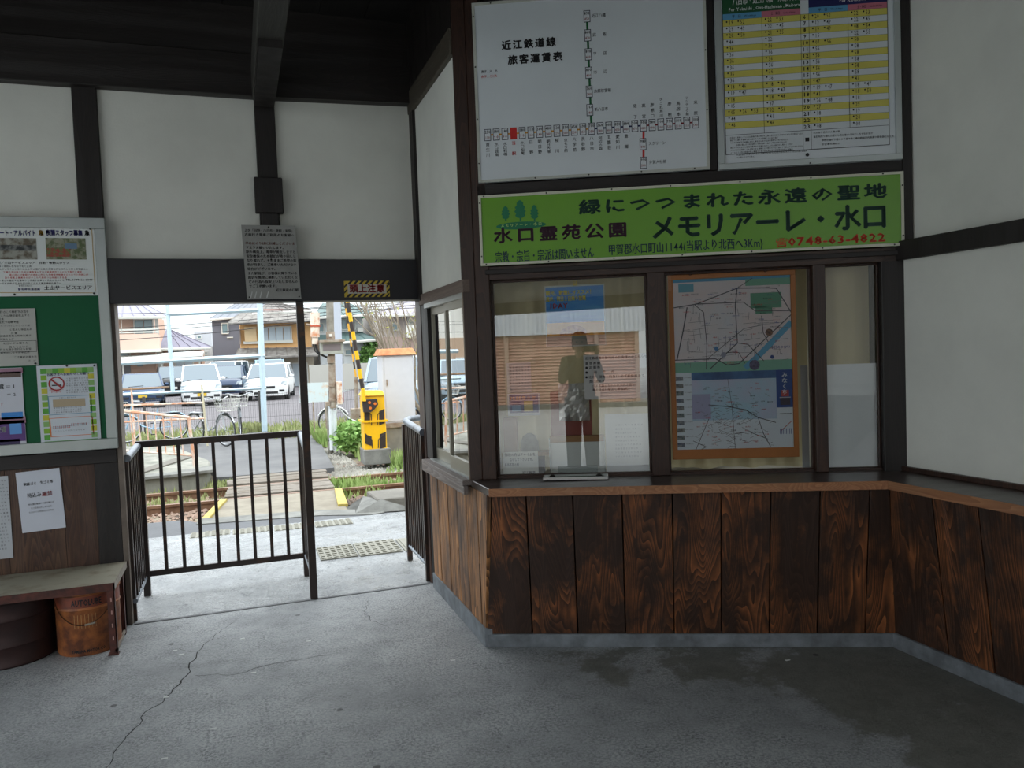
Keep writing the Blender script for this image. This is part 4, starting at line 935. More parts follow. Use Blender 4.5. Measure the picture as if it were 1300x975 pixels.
r = thing('coin_tray', 'shallow metal coin tray with black feet on the counter before the ticket window', 'tray', tp(.255, .19, .8605), TA)
P('dish', MB().box(0, .335, 0, .085, .006, .010), mat('tray_metal', (150, 154, 152), .3, .8), r, bev=.001)
P('rim', MB().frame(0, .335, .0, .085, .006, .0, .0)if False else MB().box(0, .335, -.003, .002, .004, .020).box(0, .335, .083, .088, .004, .020).box(-.003, .002, 0, .085, .004, .020).box(.333, .338, 0, .085, .004, .020), mat('tray_rim', (206, 208, 206), .3, .8), r, bev=.001)
P('mat', MB().box(.02, .315, .012, .075, .0101, .012), mat('tray_mat', (70, 100, 78), .7), r)
for x in (.045, .29): P('foot', MB().lathe([(.016, .0), (.016, .018), (.008, .024), (.001, .025)], (x, .06, .0), 12), M_nail, r)
# brown parcel and grey cap at the left edge
o = P('brown_parcel', MB().box(0, .075, 0, .06, 0, .19), mat('parcel_brown', (142, 92, 60), .7, var=.1), None, loc=tp(.03, .40, .990), rz=TA, bev=.003); tag(o, 'upright brown parcel at the left edge inside the ticket window', 'parcel')
o = P('parcel_shelf', MB().box(0, .26, 0, .10, 0, .02), mat('rack_wood', (176, 132, 84), .6), None, loc=tp(.02, .385, .968), rz=TA); tag(o, 'little wooden shelf under the brown parcel inside the ticket window', 'shelf')
o = P('shelf_box', MB().box(0, .22, 0, .08, 0, .1), mat('office_dark', (70, 64, 56), .8), None, loc=tp(.03, .395, .868), rz=TA); tag(o, 'dark box below the little shelf, behind the handwritten note', 'box')
b = MB().lathe([(.052, 0), (.050, .05), (.035, .085), (.012, .10), (.001, .102)], (0, 0, 0), 16); o = P('grey_cap', b, mat('cap_grey', (96, 98, 92), .6, var=.3, scale=30), None, loc=tp(.17, .43, .990), rz=0, smooth=True); tag(o, 'rounded grey cloth cap beside the brown parcel in the ticket window', 'cap')

# ---- framed map in the middle window
r = thing('framed_map', 'orange wooden frame holding two tourist maps behind the middle booth window', 'map')
B = tboard(r, .942, .935, .352)
a = B.l(848, 349); fw_, fh_ = .655, .985
P('frame', MB().frame(0, fw_, 0, fh_, .026, -.008, .018, wb=.052, wt=.03), mat('map_frame_orange', (196, 122, 58), .45, var=.12, scale=7), r, bev=.002)
P('backing', MB().box(.01, fw_ - .01, .004, .016, .01, fh_ - .01), mat('map_backing', (200, 140, 80), .6), r)
px0, px1, pz0, pz1 = .024, fw_ - .024, .048, fh_ - .028; zm = pz0 + (pz1 - pz0) * .455
q = lambda m, x0, x1, z0, z1, lay=1, nm='print_block': B.mb(m, nm, lay).rect(px0 + (px1 - px0) * x0, px0 + (px1 - px0) * x1, z0, z1, -.0006 * lay)
H1 = pz1 - zm; zz = lambda t: zm + H1 * t; yy = lambda t: pz0 + (zm - pz0) * t
q(mat('map_paper_pink', (232, 214, 212), .5, col2=(220, 220, 226), scale=4), 0, 1, zm, pz1)
q(mat('map_sea_blue', (90, 160, 196), .5), 0, 1, zz(.965), zz(1), 2); q(mat('map_soft_green', (130, 184, 160), .5), 0, 1, zz(0), zz(.11), 2)
q(mat('map_hill_green', (96, 156, 128), .5), .66, .92, zz(.66), zz(.82), 2); q(mat('map_hill_green2', (120, 176, 150), .5), .62, 1, zz(.90), zz(.97), 3); q(mat('map_hill_green', (96, 156, 128), .5), .70, .84, zz(.60), zz(.68), 2); q(mat('map_lake', (110, 170, 190), .5), .05, .18, zz(.86), zz(.95), 3)
Mrd = mat('map_road', (84, 82, 90), .5); Mrr = mat('map_road_thin', (130, 124, 126), .5)
X = lambda t: px0 + (px1 - px0) * t
def pl_(m, pts_, w, lay=4, nm='map_line'):
    for i in range(len(pts_) - 1):
        (x0, z0), (x1, z1) = pts_[i], pts_[i + 1]; dx, dz = x1 - x0, z1 - z0; L_ = math.hypot(dx, dz) + 1e-9; nx, nz2 = -dz / L_ * w / 2, dx / L_ * w / 2
        B.mb(m, nm, lay).quad((x0 - nx, -.0006 * lay, z0 - nz2), (x1 - nx, -.0006 * lay, z1 - nz2), (x1 + nx, -.0006 * lay, z1 + nz2), (x0 + nx, -.0006 * lay, z0 + nz2))
T1 = lambda L_: [(X(a), zz(1 - b_)) for a, b_ in L_]
for L_, w in ((((0, .30), (.2, .27), (.55, .12), (.8, .13), (.88, .14), (1, .40)), .005), (((0, .86), (.35, .86), (.45, .93), (.55, .92), (1, .42)), .005), (((.2, .27), (.6, .27), (.7, .37), (1, .38)), .004), (((.55, .12), (.53, .30), (.54, .70), (.45, .80), (.30, .97)), .005), (((.54, .70), (.63, .72), (.76, .90)), .004), (((.18, .27), (.26, .36), (.28, .70), (.27, .97)), .004), (((.12, .30), (.08, .55), (.02, .86)), .006), (((.28, .86), (.60, .55), (.75, .52)), .003), (((.45, .80), (.55, .80), (.60, .92)), .003), (((.55, .12), (.68, .02)), .003), (((.75, .42), (.76, .60), (.80, .70)), .004)):
    pl_(Mrd, T1(L_), w)
rr = random.Random(11)
for i in range(80):
    x, z = rr.uniform(.05, .92), rr.uniform(.25, .9); d_ = rr.uniform(.04, .16)
    pl_(Mrr, T1(((x, z), (min(x + d_, .97), z - rr.uniform(-.01, .02)))) if i % 2 else T1(((x, z), (x + rr.uniform(-.01, .01), min(z + d_ * .8, .95)))), .0018, 3)
pl_(mat('map_river', (100, 170, 206), .5), T1(((.60, .97), (.72, .84), (1, .50))), .030, 3)
for i in range(110):
    x, z = rr.uniform(.04, .90), rr.uniform(.1, .92); text(B.mb([BLK, RED, mat('print_blue_small', (50, 80, 150), .5), GRYP][i % 4], 'lettering', 5), filler(rr.randint(2, 5)), X(x), zz(1 - z), .008, None, 0, -.003)
text(B.mb(PB, 'lettering', 5), '水口のつかい', X(.82), zz(.22), .020, .10, 1, -.003)
for cx, cz_, rd, m in ((.68, .06, .034, mat('map_photo_round', (110, 104, 140), .5, col2=(70, 66, 90), scale=60)), (.81, .40, .024, mat('map_photo_round2', (150, 110, 90), .5, col2=(60, 50, 50), scale=60)), (.36, .25, .014, mat('map_dot_blue', (80, 130, 180), .5)), (.83, .14, .012, mat('map_dot_navy', (30, 60, 130), .5)), (.42, .18, .018, mat('map_dot_grey', (150, 150, 170), .5))):
    B.mb(m, 'picture', 6).add([(X(cx) + .8 * rd * math.cos(t * .3927), -.0036, zz(cz_) + .8 * rd * math.sin(t * .3927)) for t in range(16)], [tuple(range(16))])
# lower leaflet
q(mat('map_paper_pale', (220, 228, 236), .5), 0, 1, pz0, zm, 1); q(mat('map_pale_blue', (174, 208, 226), .5, col2=(200, 198, 222), scale=5), .14, .86, yy(.38), yy(.9), 2)
q(mat('map_deep_blue', (70, 120, 172), .5, col2=(50, 84, 130), scale=8), .14, .86, yy(.9), yy(1), 3); q(mat('leaflet_blue', (26, 70, 140), .5), .86, 1, yy(.52), yy(1), 3)
q(mat('leaflet_float_red', (176, 66, 60), .5), .90, .965, yy(.66), yy(.74), 4, 'picture'); q(mat('leaflet_float_dark', (56, 50, 66), .5), .89, .975, yy(.55), yy(.64), 4, 'picture'); q(mat('leaflet_float_white', (190, 190, 190), .5), .885, .98, yy(.642), yy(.652), 5, 'picture')
vtext(B.mb(WHT, 'lettering', 6), 'みなくち', X(.93), yy(.97), .030, .12, 1, -.0036)
q(mat('map_lilac', (168, 168, 200), .5), .14, .30, yy(.40), yy(.72), 3)
for i in range(10): q(mat('thumb_%d' % (i % 3), ((70, 84, 110), (96, 96, 92), (60, 84, 84))[i % 3], .5, col2=(150, 150, 150), scale=70), .005, .068, yy(.90 - i * .095), yy(.955 - i * .095), 4, 'picture'); text(B.mb(GRYP, 'lettering', 5), filler(7), X(.075), yy(.93 - i * .095), .006, None, 0, -.003)
T2 = lambda L_: [(X(a), yy(b_)) for a, b_ in L_]
for L_, w in ((((.28, .58), (.45, .55), (.60, .50), (.70, .40), (.85, .33)), .004), (((.14, .12), (.25, .04), (.20, 0)), .003), (((.28, .40), (.22, .2), (.16, 0)), .003), (((.45, .9), (.48, .55), (.50, .0)), .002), (((.70, .40), (.74, .2), (.80, .02)), .003), (((.50, .2), (.62, .22), (.78, .12)), .003)): pl_(Mrd, T2(L_), w, 4)
for i in range(140):
    x, z = rr.gauss(.5, .16), rr.gauss(.32, .18)
    if .15 < x < .84 and .02 < z < .8: pl_(Mrr, T2(((x, z), (x + rr.uniform(-.06, .06), z + rr.uniform(-.05, .05)))), .0016, 4)
for i in range(90):
    x, z = rr.uniform(.16, .80), rr.uniform(.03, .85); text(B.mb([BLK, GRYP, RED][i % 3 if i % 7 else 2], 'lettering', 5), filler(rr.randint(2, 4)), X(x), yy(z), .007, None, 0, -.003)
text(B.mb(BLK, 'lettering', 5), '●●●●●●●', X(.885), yy(.43), .008, .06, 0, -.003)
pl_(mat('map_line_red', (190, 70, 60), .5), T2(((.89, .22), (.98, .34))), .003, 5)
for i in range(8): pl_(mat('print_blue_small', (50, 80, 150), .5), T2(((.885 + i * .013, .18), (.885 + i * .013, .25))), .0025, 5)
B.done()
for x in (.115, .50): P('hook', MB().tube([(x, -.010, fh_ + .012), (x - .008, -.012, fh_), (x, -.012, fh_ - .010), (x + .010, -.012, fh_ - .004)], .0022, 6), M_nail, r)

# ================================================================== THE PHOTOGRAPHER, who shows as a reflection in the ticket window
def skin(name, verts, edges, radii, m, parent, sub=2, root=0):
    me = bpy.data.meshes.new(name); me.from_pydata([Vector(v) for v in verts], edges, []); me.update()
    o = bpy.data.objects.new(name, me); COL.objects.link(o); o.parent = parent; me.materials.append(m)
    s = o.modifiers.new('skin', 'SKIN'); s.use_smooth_shade = True
    for i, r_ in enumerate(radii): me.skin_vertices[0].data[i].radius = r_ if isinstance(r_, tuple) else (r_, r_)
    me.skin_vertices[0].data[root].use_root = True
    u_ = o.modifiers.new('sub', 'SUBSURF'); u_.levels = 1; u_.render_levels = sub
    return o
PP = CAM - TN * .36 - TU * .10; PP.z = 0
r = thing('person', 'person in a grey jacket holding up a phone, seen reflected in the ticket window', 'person', PP, TA)
cloth = mat('jacket_grey_green', (66, 66, 60), .85, var=.15, scale=20); skinm = mat('skin', (196, 148, 122), .55); trou = mat('trousers_dark', (44, 42, 48), .85)
V_ = [(0, 0, .98), (0, 0, 1.12), (0, -.01, 1.28), (0, -.01, 1.40), (0, 0, 1.47), (.17, -.01, 1.41), (.235, .07, 1.17), (.16, .24, 1.40), (-.17, -.01, 1.41), (-.215, .08, 1.17), (-.03, .24, 1.42),
      (.09, 0, .92), (.10, .02, .52), (.105, -.01, .12), (-.09, 0, .92), (-.10, .01, .52), (-.105, -.02, .12)]
E_ = [(0, 1), (1, 2), (2, 3), (3, 4), (3, 5), (5, 6), (6, 7), (3, 8), (8, 9), (9, 10), (0, 11), (11, 12), (12, 13), (0, 14), (14, 15), (15, 16)]
Rr = [(.155, .11), (.145, .105), (.165, .115), (.13, .09), .055, .062, .046, .034, .062, .046, .034, .088, .062, .046, .088, .062, .046]
skin('body', V_, E_, Rr, cloth, r)
# head with a face, made as one surface
hb = MB(); n = 20
for i in range(n + 1):
    a = math.pi * i / n
    for j in range(n):
        t = 2 * math.pi * j / n; x = .076 * math.sin(a) * math.cos(t); y = .096 * math.sin(a) * math.sin(t); z = -.118 * math.cos(a)
        if z < -.03: x *= 1 - .28 * (-z - .03) / .09; y = y * .92 + (.012 if y > 0 else 0)
        if y > .05:
            y += .026 * math.exp(-((x / .013) ** 2) - ((z + .012) / .02) ** 2) - .008 * (math.exp(-(((abs(x) - .032) / .014) ** 2) - ((z - .016) / .012) ** 2)) + .006 * math.exp(-((x / .026) ** 2) - ((z + .055) / .008) ** 2)
        hb.v.append((x, y + .01, z + 1.60))
for i in range(n):
    for j in range(n): k = i * n; hb.f.append((k + j, k + (j + 1) % n, k + n + (j + 1) % n, k + n + j))
hd = P('head', hb, skinm, r, smooth=True)
P('neck', MB().tube([(0, -.005, 1.42), (0, 0, 1.52)], .055, 12), skinm, r, smooth=True)
for s_ in (-1, 1):
    P('eye', MB()._blob((s_ * .032, .094, 1.617), .009, 8, (1.3, .6, .8)), mat('eye_dark', (30, 26, 24), .3), hd); P('ear', MB()._blob((s_ * .079, .006, 1.60), .024, 8, (.35, .7, 1.1)), skinm, hd)
P('mouth', MB()._blob((0, .098, 1.546), .012, 8, (1.6, .4, .4)), mat('lip', (150, 84, 76), .5), hd)
hr = MB(); n = 18
for i in range(10):
    a = math.pi * (.02 + .52 * i / 9)
    for j in range(n):
        t = 2 * math.pi * j / n; f_ = 1.10 if math.sin(t) < .35 else 1.05; dz = 0 if math.sin(t) < .3 else .05 * (i / 9)
        hr.v.append((.080 * f_ * math.sin(a) * math.cos(t), .098 * f_ * math.sin(a) * math.sin(t) + .004, 1.61 + .122 * math.cos(a) + dz - (.05 * i / 9 if math.sin(t) < -.1 else 0)))
for i in range(9):
    for j in range(n): k = i * n; hr.f.append((k + j, k + (j + 1) % n, k + n + (j + 1) % n, k + n + j))
P('hair', hr, mat('hair_dark', (32, 28, 26), .7), hd, smooth=True)
ph = P('phone', MB().box(.03, .185, .325, .334, 1.505, 1.585), mat('phone_black', (20, 20, 22), .2), r, bev=.003)
def hand(s_, wx, wz):
    px_ = .178 if s_ > 0 else .034
    vs = [(wx, .25, wz), (px_ + s_ * .016, .292, 1.505), (px_ + s_ * .012, .305, 1.535)]; es = [(0, 1), (1, 2)]; rs = [.026, (.030, .016), (.028, .014)]
    for k in range(4):
        z0 = 1.520 + k * .019; b0 = len(vs); L_ = (.9, 1.0, .95, .8)[k]
        vs += [(px_ + s_ * .012, .322, z0), (px_ + s_ * .012, .345, z0 + .002), (px_ - s_ * .018 * L_, .349, z0 + .003)]; es += [(2, b0), (b0, b0 + 1), (b0 + 1, b0 + 2)]; rs += [.0085, .008, .0065]
    b0 = len(vs); vs += [(px_, .302, 1.515), (px_ - s_ * .028, .314, 1.528)]; es += [(1, b0), (b0, b0 + 1)]; rs += [.011, .009]
    skin('hand', vs, es, rs, skinm, r, 1)
hand(1, .16, 1.42); hand(-1, -.03, 1.44)
for s_ in (-1, 1):
    P('shoe', MB().hexa([(s_ * .105 - .045, -.07, 0), (s_ * .105 + .045, -.07, 0), (s_ * .105 + .042, .19, 0), (s_ * .105 - .042, .19, 0)], [(s_ * .105 - .035, -.06, .10), (s_ * .105 + .035, -.06, .10), (s_ * .105 + .03, .16, .045), (s_ * .105 - .03, .16, .045)]), mat('shoe_black', (28, 28, 30), .5), r, bev=.012)
# trousers over the legs
for s_ in (-1, 1): P('trouser_leg', MB().tube([(s_ * .085, 0, 1.0), (s_ * .095, .01, .75), (s_ * .10, .015, .5), (s_ * .104, -.01, .25), (s_ * .105, -.02, .05)], .105, 12, r1=.066), trou, r, smooth=True)
P('jacket_hem', MB().tube([(0, 0, .90), (0, 0, 1.02), (0, 0, 1.1)], .17, 16, r1=.15), cloth, r, smooth=True)
# ================================================================== OUTSIDE, ACROSS THE TRACK
MATK = .84
M_asph = mat('asphalt', (112, 107, 110), .85, var=.18, scale=1.5, bump=.3, bscale=40)
M_road = mat('road_asphalt', (112, 112, 112), .85, col2=(92, 92, 94), scale=1.2, bump=.3, bscale=50)
M_earth = mat('earth', (152, 138, 118), .9, col2=(112, 104, 90), scale=3, bump=.4, bscale=30)
M_kerb = mat('kerb_concrete', (138, 138, 133), .85, col2=(104, 104, 100), scale=5, bump=.2)
S('ground_far', MB().box(-60, 60, 20.2, 120, G - .3, G), M_asph)
S('ground_track', MB().box(-40, 40, 7.62, 20.2, -.9, -.27), M_earth)
S('ground_road', MB().prism([(-.40, 12.2), (1.32, 12.2), (1.42, 14.6), (1.55, 17.2), (1.9, 20.2), (-3.6, 20.2), (-3.0, 17.4), (-.9, 15.8), (-.45, 13.2)], -.27, G + .004, 'z'), M_road)
S('platform_edge', MB().prism([(-7, 7.62), (1.48, 7.62), (1.15, 7.72), (.70, 7.98), (-.45, 8.15), (-.6, 8.35), (-7, 8.6)], -.3, -.006, 'z'), mat('platform_tar', (92, 94, 98), .7, var=.2, scale=3, bump=.4, bscale=40))
S('trim_2', MB().prism([(-.45, 8.02), (.70, 7.84), (1.15, 7.62), (1.30, 7.66), (1.15, 7.90), (.72, 8.12), (-.45, 8.30)], -.3, .002, 'z'), M_kerb)
# raised platform stub on the right with a wedge of mortar
S('platform_stub', MB().hexa([(1.22, 7.75, -.3), (9, 7.45, -.3), (9, 8.25, -.3), (1.22, 8.45, -.3)], [(1.26, 7.85, .10), (9, 7.55, .10), (9, 8.2, .10), (1.24, 8.4, .10)]), mat('platform_stub_mat', (126, 122, 114), .85, var=.25, scale=4, bump=.3), bev=.01)
o = P('mortar_wedge', MB().add([(1.02, 7.75, 0.0), (1.62, 7.62, 0.0), (1.30, 7.84, .10), (1.20, 8.40, .05), (1.0, 8.3, -.04)], [(0, 1, 2), (0, 2, 3, 4), (1, 3, 2), (0, 4, 3, 1)]), M_kerb); o['kind'] = 'structure'
# tactile paving slabs
M_tact = mat('tactile_slab', (150, 148, 136), .7, var=.12, scale=14)
def slab(x0, x1, y0, y1, dots=True, z=0.0):
    s = P('tactile_slab', MB().box(x0, x1, y0, y1, -.01, z + .006), M_tact, apron, bev=.003)
    b = MB(); nx = 6 if dots else 4; ny = 7 if dots else 1
    for i in range(nx):
        x = x0 + (x1 - x0) * (i + .5) / nx
        for j in range(ny):
            y = y0 + (y1 - y0) * (j + .5) / ny
            if dots: b.box(x - .016, x + .016, y - .010, y + .010, z + .006, z + .012)
        if not dots: b.box(x - .02, x + .02, y0 + .02, y1 - .02, z + .006, z + .012)
    o = P('studs', b, M_tact, s); o['kind'] = 'stuff'
slab(.525, .812, 6.08, 6.48); slab(.822, 1.16, 6.06, 6.49); slab(1.175, 1.50, 6.05, 6.47, False); slab(1.51, 1.83, 6.04, 6.46, False)
slab(.60, .94, 7.30, 7.52, z=-.003); slab(.24, .58, 7.34, 7.56, z=-.006); slab(-.12, .22, 7.38, 7.60, z=-.007); slab(-.48, -.14, 7.42, 7.64, z=-.007)
# crossing deck
cr = sroot('crossing_deck', (0, 0, 0))
M_deckc = mat('deck_pale', (146, 139, 124), .85, col2=(124, 116, 102), scale=4, bump=.2)
M_deckw = wood('deck_weathered_wood', (80, 74, 66), (138, 130, 120), (116, 104, 90), .85, axis='X')
zD = G + .01
S('plank', MB().hexa([(-.46, 8.42, -.3), (1.02, 8.30, -.3), (1.06, 8.56, -.3), (-.42, 8.66, -.3)], [(-.46, 8.42, zD - .02), (1.02, 8.30, zD - .02), (1.06, 8.56, zD - .01), (-.42, 8.66, zD - .01)]), mat('deck_rusty_edge', (120, 92, 76), .8, var=.2), cr)
S('panel', MB().hexa([(-.42, 8.68, -.3), (1.06, 8.60, -.3), (1.14, 10.12, -.3), (-.22, 10.12, -.3)], [(-.42, 8.68, zD), (1.06, 8.60, zD), (1.14, 10.12, zD), (-.22, 10.12, zD)]), M_deckc, cr, bev=.006)
yy_ = 10.34
for w_ in (.19, .21, .20, .18): 
    if yy_ < 11.0: S('plank', MB().box(-.24 + (yy_ - 10.3) * .05, 1.12, yy_, yy_ + w_ - .02, -.3, zD + random.uniform(-.008, .004)), M_deckw, cr, bev=.004); yy_ += w_
for i, w_ in enumerate((.24, .24, .24)):
    y0 = 11.34 + i * .25; S('plank', MB().box(-.22 + random.uniform(-.1, .1), 1.12 + random.uniform(-.05, .1), y0, y0 + w_ - .02, -.3, zD + random.uniform(-.008, .006)), M_deckw, cr, bev=.004)
M_ym = mat('marker_yellow', (196, 178, 96), .7, col2=(172, 150, 74), scale=12)
S('edge_marker', MB().hexa([(.99, 8.95, zD - .02), (1.10, 8.92, zD - .02), (1.17, 10.05, zD - .02), (1.08, 10.05, zD - .02)], [(.99, 8.95, zD + .03), (1.10, 8.92, zD + .03), (1.17, 10.05, zD + .03), (1.08, 10.05, zD + .03)]), M_ym, cr, bev=.006)
S('edge_marker', MB().hexa([(-.46, 8.86, zD - .02), (-.38, 8.86, zD - .02), (-.20, 10.05, zD - .02), (-.28, 10.05, zD - .02)], [(-.46, 8.86, zD + .03), (-.38, 8.86, zD + .03), (-.20, 10.05, zD + .03), (-.28, 10.05, zD + .03)]), M_ym, cr, bev=.006)
# rails: head, web and foot in one profile
M_railm = mat('rusty_rail', (152, 118, 94), .45, .3, col2=(120, 88, 70), scale=9)
def rail(Y, label):
    pr = [(-.06, -.14), (.06, -.14), (.06, -.125), (.012, -.11), (.010, -.04), (.034, -.03), (.034, 0), (-.034, 0), (-.034, -.03), (-.010, -.04), (-.012, -.11), (-.06, -.125)]
    o = P('rail', MB().prism(pr, -20, 20, 'x'), M_railm, None, loc=(0, Y, G)); tag(o, label, 'rail')
rail(10.23, 'rusty running rail nearest the platform, crossing the boards of the crossing'); rail(11.18, 'rusty running rail farther from the platform, by the grass')
for i in range(26):
    x = -6.4 + i * .62
    if -.4 < x < 1.2: continue
    S('sleeper', MB().box(x, x + .2, 9.75, 11.65, -.32, -.262), mat('sleeper_wood', (92, 78, 66), .9, var=.3), cr)
rr = random.Random(21)
def stones(name, regions, n, s0, s1, m, label):
    b = MB()
    for _ in range(n):
        x0, x1, y0, y1, z = regions[rr.randrange(len(regions))]; x, y, s = rr.uniform(x0, x1), rr.uniform(y0, y1), rr.uniform(s0, s1)
        vs = [(x + s * a * rr.uniform(.6, 1.1), y + s * c * rr.uniform(.6, 1.1), z + s * d * rr.uniform(.4, .9)) for a, c, d in ((1, 0, 0), (0, 1, 0), (-1, 0, 0), (0, -1, 0), (0, 0, 1), (0, 0, -1))]
        b.add(vs, [(0, 1, 4), (1, 2, 4), (2, 3, 4), (3, 0, 4), (1, 0, 5), (2, 1, 5), (3, 2, 5), (0, 3, 5)])
    o = P(name, b, m, None); o['kind'] = 'stuff'; o['label'] = label; o['category'] = 'stones'
stones('ballast', [(-5, -.45, 8.7, 11.6, -.255), (1.2, 6, 8.6, 11.6, -.255), (1.2, 3.2, 11.2, 13.2, -.25)], 9000, .018, .045, mat('ballast_stone', (180, 152, 134), .9, col2=(118, 104, 94), scale=1.2), 'pinkish brown ballast stones around the rails')
stones('gravel', [(1.15, 1.75, 11.4, 15.6, -.245), (1.3, 3.0, 11.6, 12.6, -.24)], 2200, .03, .07, mat('gravel_grey', (190, 186, 176), .9, col2=(130, 128, 120), scale=2), 'grey gravel beside the road and the barrier base')
# low platform wall on the left and its top
lw = S('wall_low_track', MB().prism([(-8, 11.78), (-.95, 11.80), (-.50, 11.95), (-.46, 12.3), (-.50, 13.2), (-1.2, 15.9), (-3.2, 17.4), (-8, 17.6)], -.5, .0, 'z'), mat('old_concrete_wall', (156, 154, 144), .9, col2=(110, 112, 102), scale=3, stretch=(1, 1, .3), bump=.3), bev=.02)
S('trim_3', MB().prism([(-8, 11.70), (-.95, 11.72), (-.42, 11.90), (-.38, 12.3), (-.55, 12.3), (-1.0, 11.98), (-8, 11.95)], -.03, .015, 'z'), M_kerb, bev=.006)
S('ramp_strip', MB().prism([(-1.55, 12.2), (-1.35, 12.15), (-.75, 13.8), (-.95, 13.9)], -.01, .02, 'z'), mat('strip_dark', (112, 108, 100), .9))

# grass
def grass(name, areas, n, h0, h1, m, label, dens_noise=True):
    b = MB()
    for _ in range(n):
        x0, x1, y0, y1, z = areas[rr.randrange(len(areas))]; x, y = rr.uniform(x0, x1), rr.uniform(y0, y1)
        if dens_noise and math.sin(x * 5.1 + y * 2.3) + math.sin(y * 6.7 - x * 3.1) < rr.uniform(-1.4, 1.0): continue
        t = rr.uniform(0, 6.28); h = rr.uniform(h0, h1); w = h * .10 + .004; l = h * rr.uniform(.1, .5); c, s_ = math.cos(t), math.sin(t); d = rr.uniform(0, 6.28)
        b.add([(x - w * c, y - w * s_, z), (x + w * c, y + w * s_, z), (x + l * .4 * math.cos(d) + w * .7 * c, y + l * .4 * math.sin(d), z + h * .6), (x + l * math.cos(d), y + l * math.sin(d), z + h)], [(0, 1, 2), (0, 2, 3)])
    o = P(name, b, m, None); o['kind'] = 'stuff'; o['label'] = label; o['category'] = 'grass'
MG1 = mat('grass_green', (146, 160, 96), .8, col2=(176, 176, 130), scale=2.5); MG2 = mat('grass_bright', (134, 166, 84), .8, col2=(168, 180, 118), scale=2)
grass('track_grass', [(-.55, .15, 11.35, 12.2, -.27), (-2.2, -.4, 10.35, 11.0, -.27), (-.9, .15, 11.2, 12.1, -.27), (-.55, -.2, 10.4, 12.0, -.27), (-4, -.6, 11.3, 11.8, -.27)], 4600, .04, .12, MG1, 'thin grass growing between the rails and along the low wall')
grass('crossing_grass', [(1.1, 1.7, 9.9, 11.2, -.27), (1.15, 2.3, 10.3, 11.1, -.27), (2.0, 3.2, 10.9, 11.9, -.27)], 2600, .06, .17, MG2, 'tall bright grass between the rails by the yellow marker')
grass('fence_grass', [(-4.5, .1, 18.3, 20.1, -.16), (-4.5, -1.2, 17.0, 19.0, -.16), (.6, 3.0, 17.4, 20.1, -.16), (-.2, .6, 19.3, 20.1, -.16)], 9000, .06, .26, MG1, 'rough grass along the foot of the mesh fence')
grass('pole_grass', [(1.75, 3.0, 14.6, 17.5, -.2), (1.45, 1.62, 15.4, 17.0, -.2), (1.9, 3.2, 13.4, 14.8, -.24), (2.75, 4.2, 12.3, 14, -.25), (2.2, 2.7, 11.9, 12.5, -.27)], 7000, .10, .34, MG2, 'lush weeds around the foot of the signal pole')

# ---- pipe barrier, rusty orange
M_or = mat('barrier_orange', (222, 160, 126), .6, col2=(236, 222, 208), scale=8, thr=(.4, .6)); M_ob = mat('barrier_brown', (160, 120, 84), .6, col2=(120, 100, 80), scale=8)
g = thing('pipe_barrier', 'rusty orange and white pipe barrier on the low wall before the bicycles', 'barrier', (-.5, 12.0, 0))
YB2 = 12.05
def gp(x, y, Y=YB2): q_ = py(x, y, Y); return (q_.x + .5, Y - 12.0, q_.z)
def gt(name, a, b_, r_, m, Y=YB2): return P(name, MB().tube([gp(*a, Y), gp(*b_, Y)], r_, 6), m, g)
gt('top_rail', (120, 518), (240, 530), .022, M_or); gt('bottom_rail', (130, 570), (246, 578.5), .014, M_or); gt('post', (239.5, 529), (247, 592.5), .022, M_or)
for a, b_ in (((164.5, 522), (170.5, 574)), ((174.8, 523), (180, 575)), ((185, 524), (190, 576)), ((196, 525), (200, 576)), ((206.5, 527), (211, 577)), ((216.6, 528), (221.5, 577)), ((228, 529), (233, 578))): gt('bar', a, b_, .009, M_or)
g = thing('rear_barrier', 'brown and orange pipe barrier standing behind the bicycles', 'barrier', (-.5, 12.0, 0))
Yb3 = 16.5
for nm, a, b_, r_, m in (('top_rail', (130, 496), (215, 491.5), .022, M_ob), ('middle_rail', (140, 515.5), (258, 511), .02, M_or), ('post', (166.5, 492), (172, 567), .018, M_or), ('post', (256, 488), (263.5, 566), .020, mat('post_yellowed', (206, 198, 170), .6)), ('bottom_rail', (150, 536), (262, 531), .018, M_or)): gt(nm, a, b_, r_, m, Yb3)

# ---- light blue steel frame
M_lb = mat('frame_light_blue', (206, 228, 242), .45, .0, var=.1)
g = thing('blue_frame', 'light blue steel frame with two posts and three long rails before the car park', 'frame', (.52, 19.2, G))
def ft(name, a, b_, r_, Y=19.2, m=None): 
    p_, q_ = py(*a, Y), py(*b_, Y); o_ = Vector((.52, 19.2, G)); return P(name, MB().tube([p_ - o_, q_ - o_], r_, 4), m or M_lb, g)
ft('post', (327.5, 330), (336, 548), .066); ft('post', (209, 330), (219.5, 498), .045)
ft('rail', (212, 399), (328, 393.5), .048); ft('rail', (120, 463), (336, 451.5), .05); ft('rail', (120, 502.5), (338, 492.5), .035)

# ---- mesh fence
g = thing('mesh_fence', 'dark wire mesh fence with slim posts along the edge of the car park', 'fence', (0, 20.1, G))
b = MB()
for i in range(190):
    x = -5.6 + i * .05; b.box(x - .0025, x + .0025, -.003, .003, 0, .88)
for z in (.03, .3, .6, .86): b.box(-5.6, 3.9, -.004, .004, z, z + .006)
o = P('wire_mesh', b, mat('mesh_wire', (92, 92, 92), .6), g); o['kind'] = 'stuff'
for x in (-4.2, -2.12, -.85, .46, 2.1, 3.6): P('post', MB().box(x - .03, x + .03, -.03, .03, 0, .95), mat('mesh_post', (74, 70, 70), .6), g)

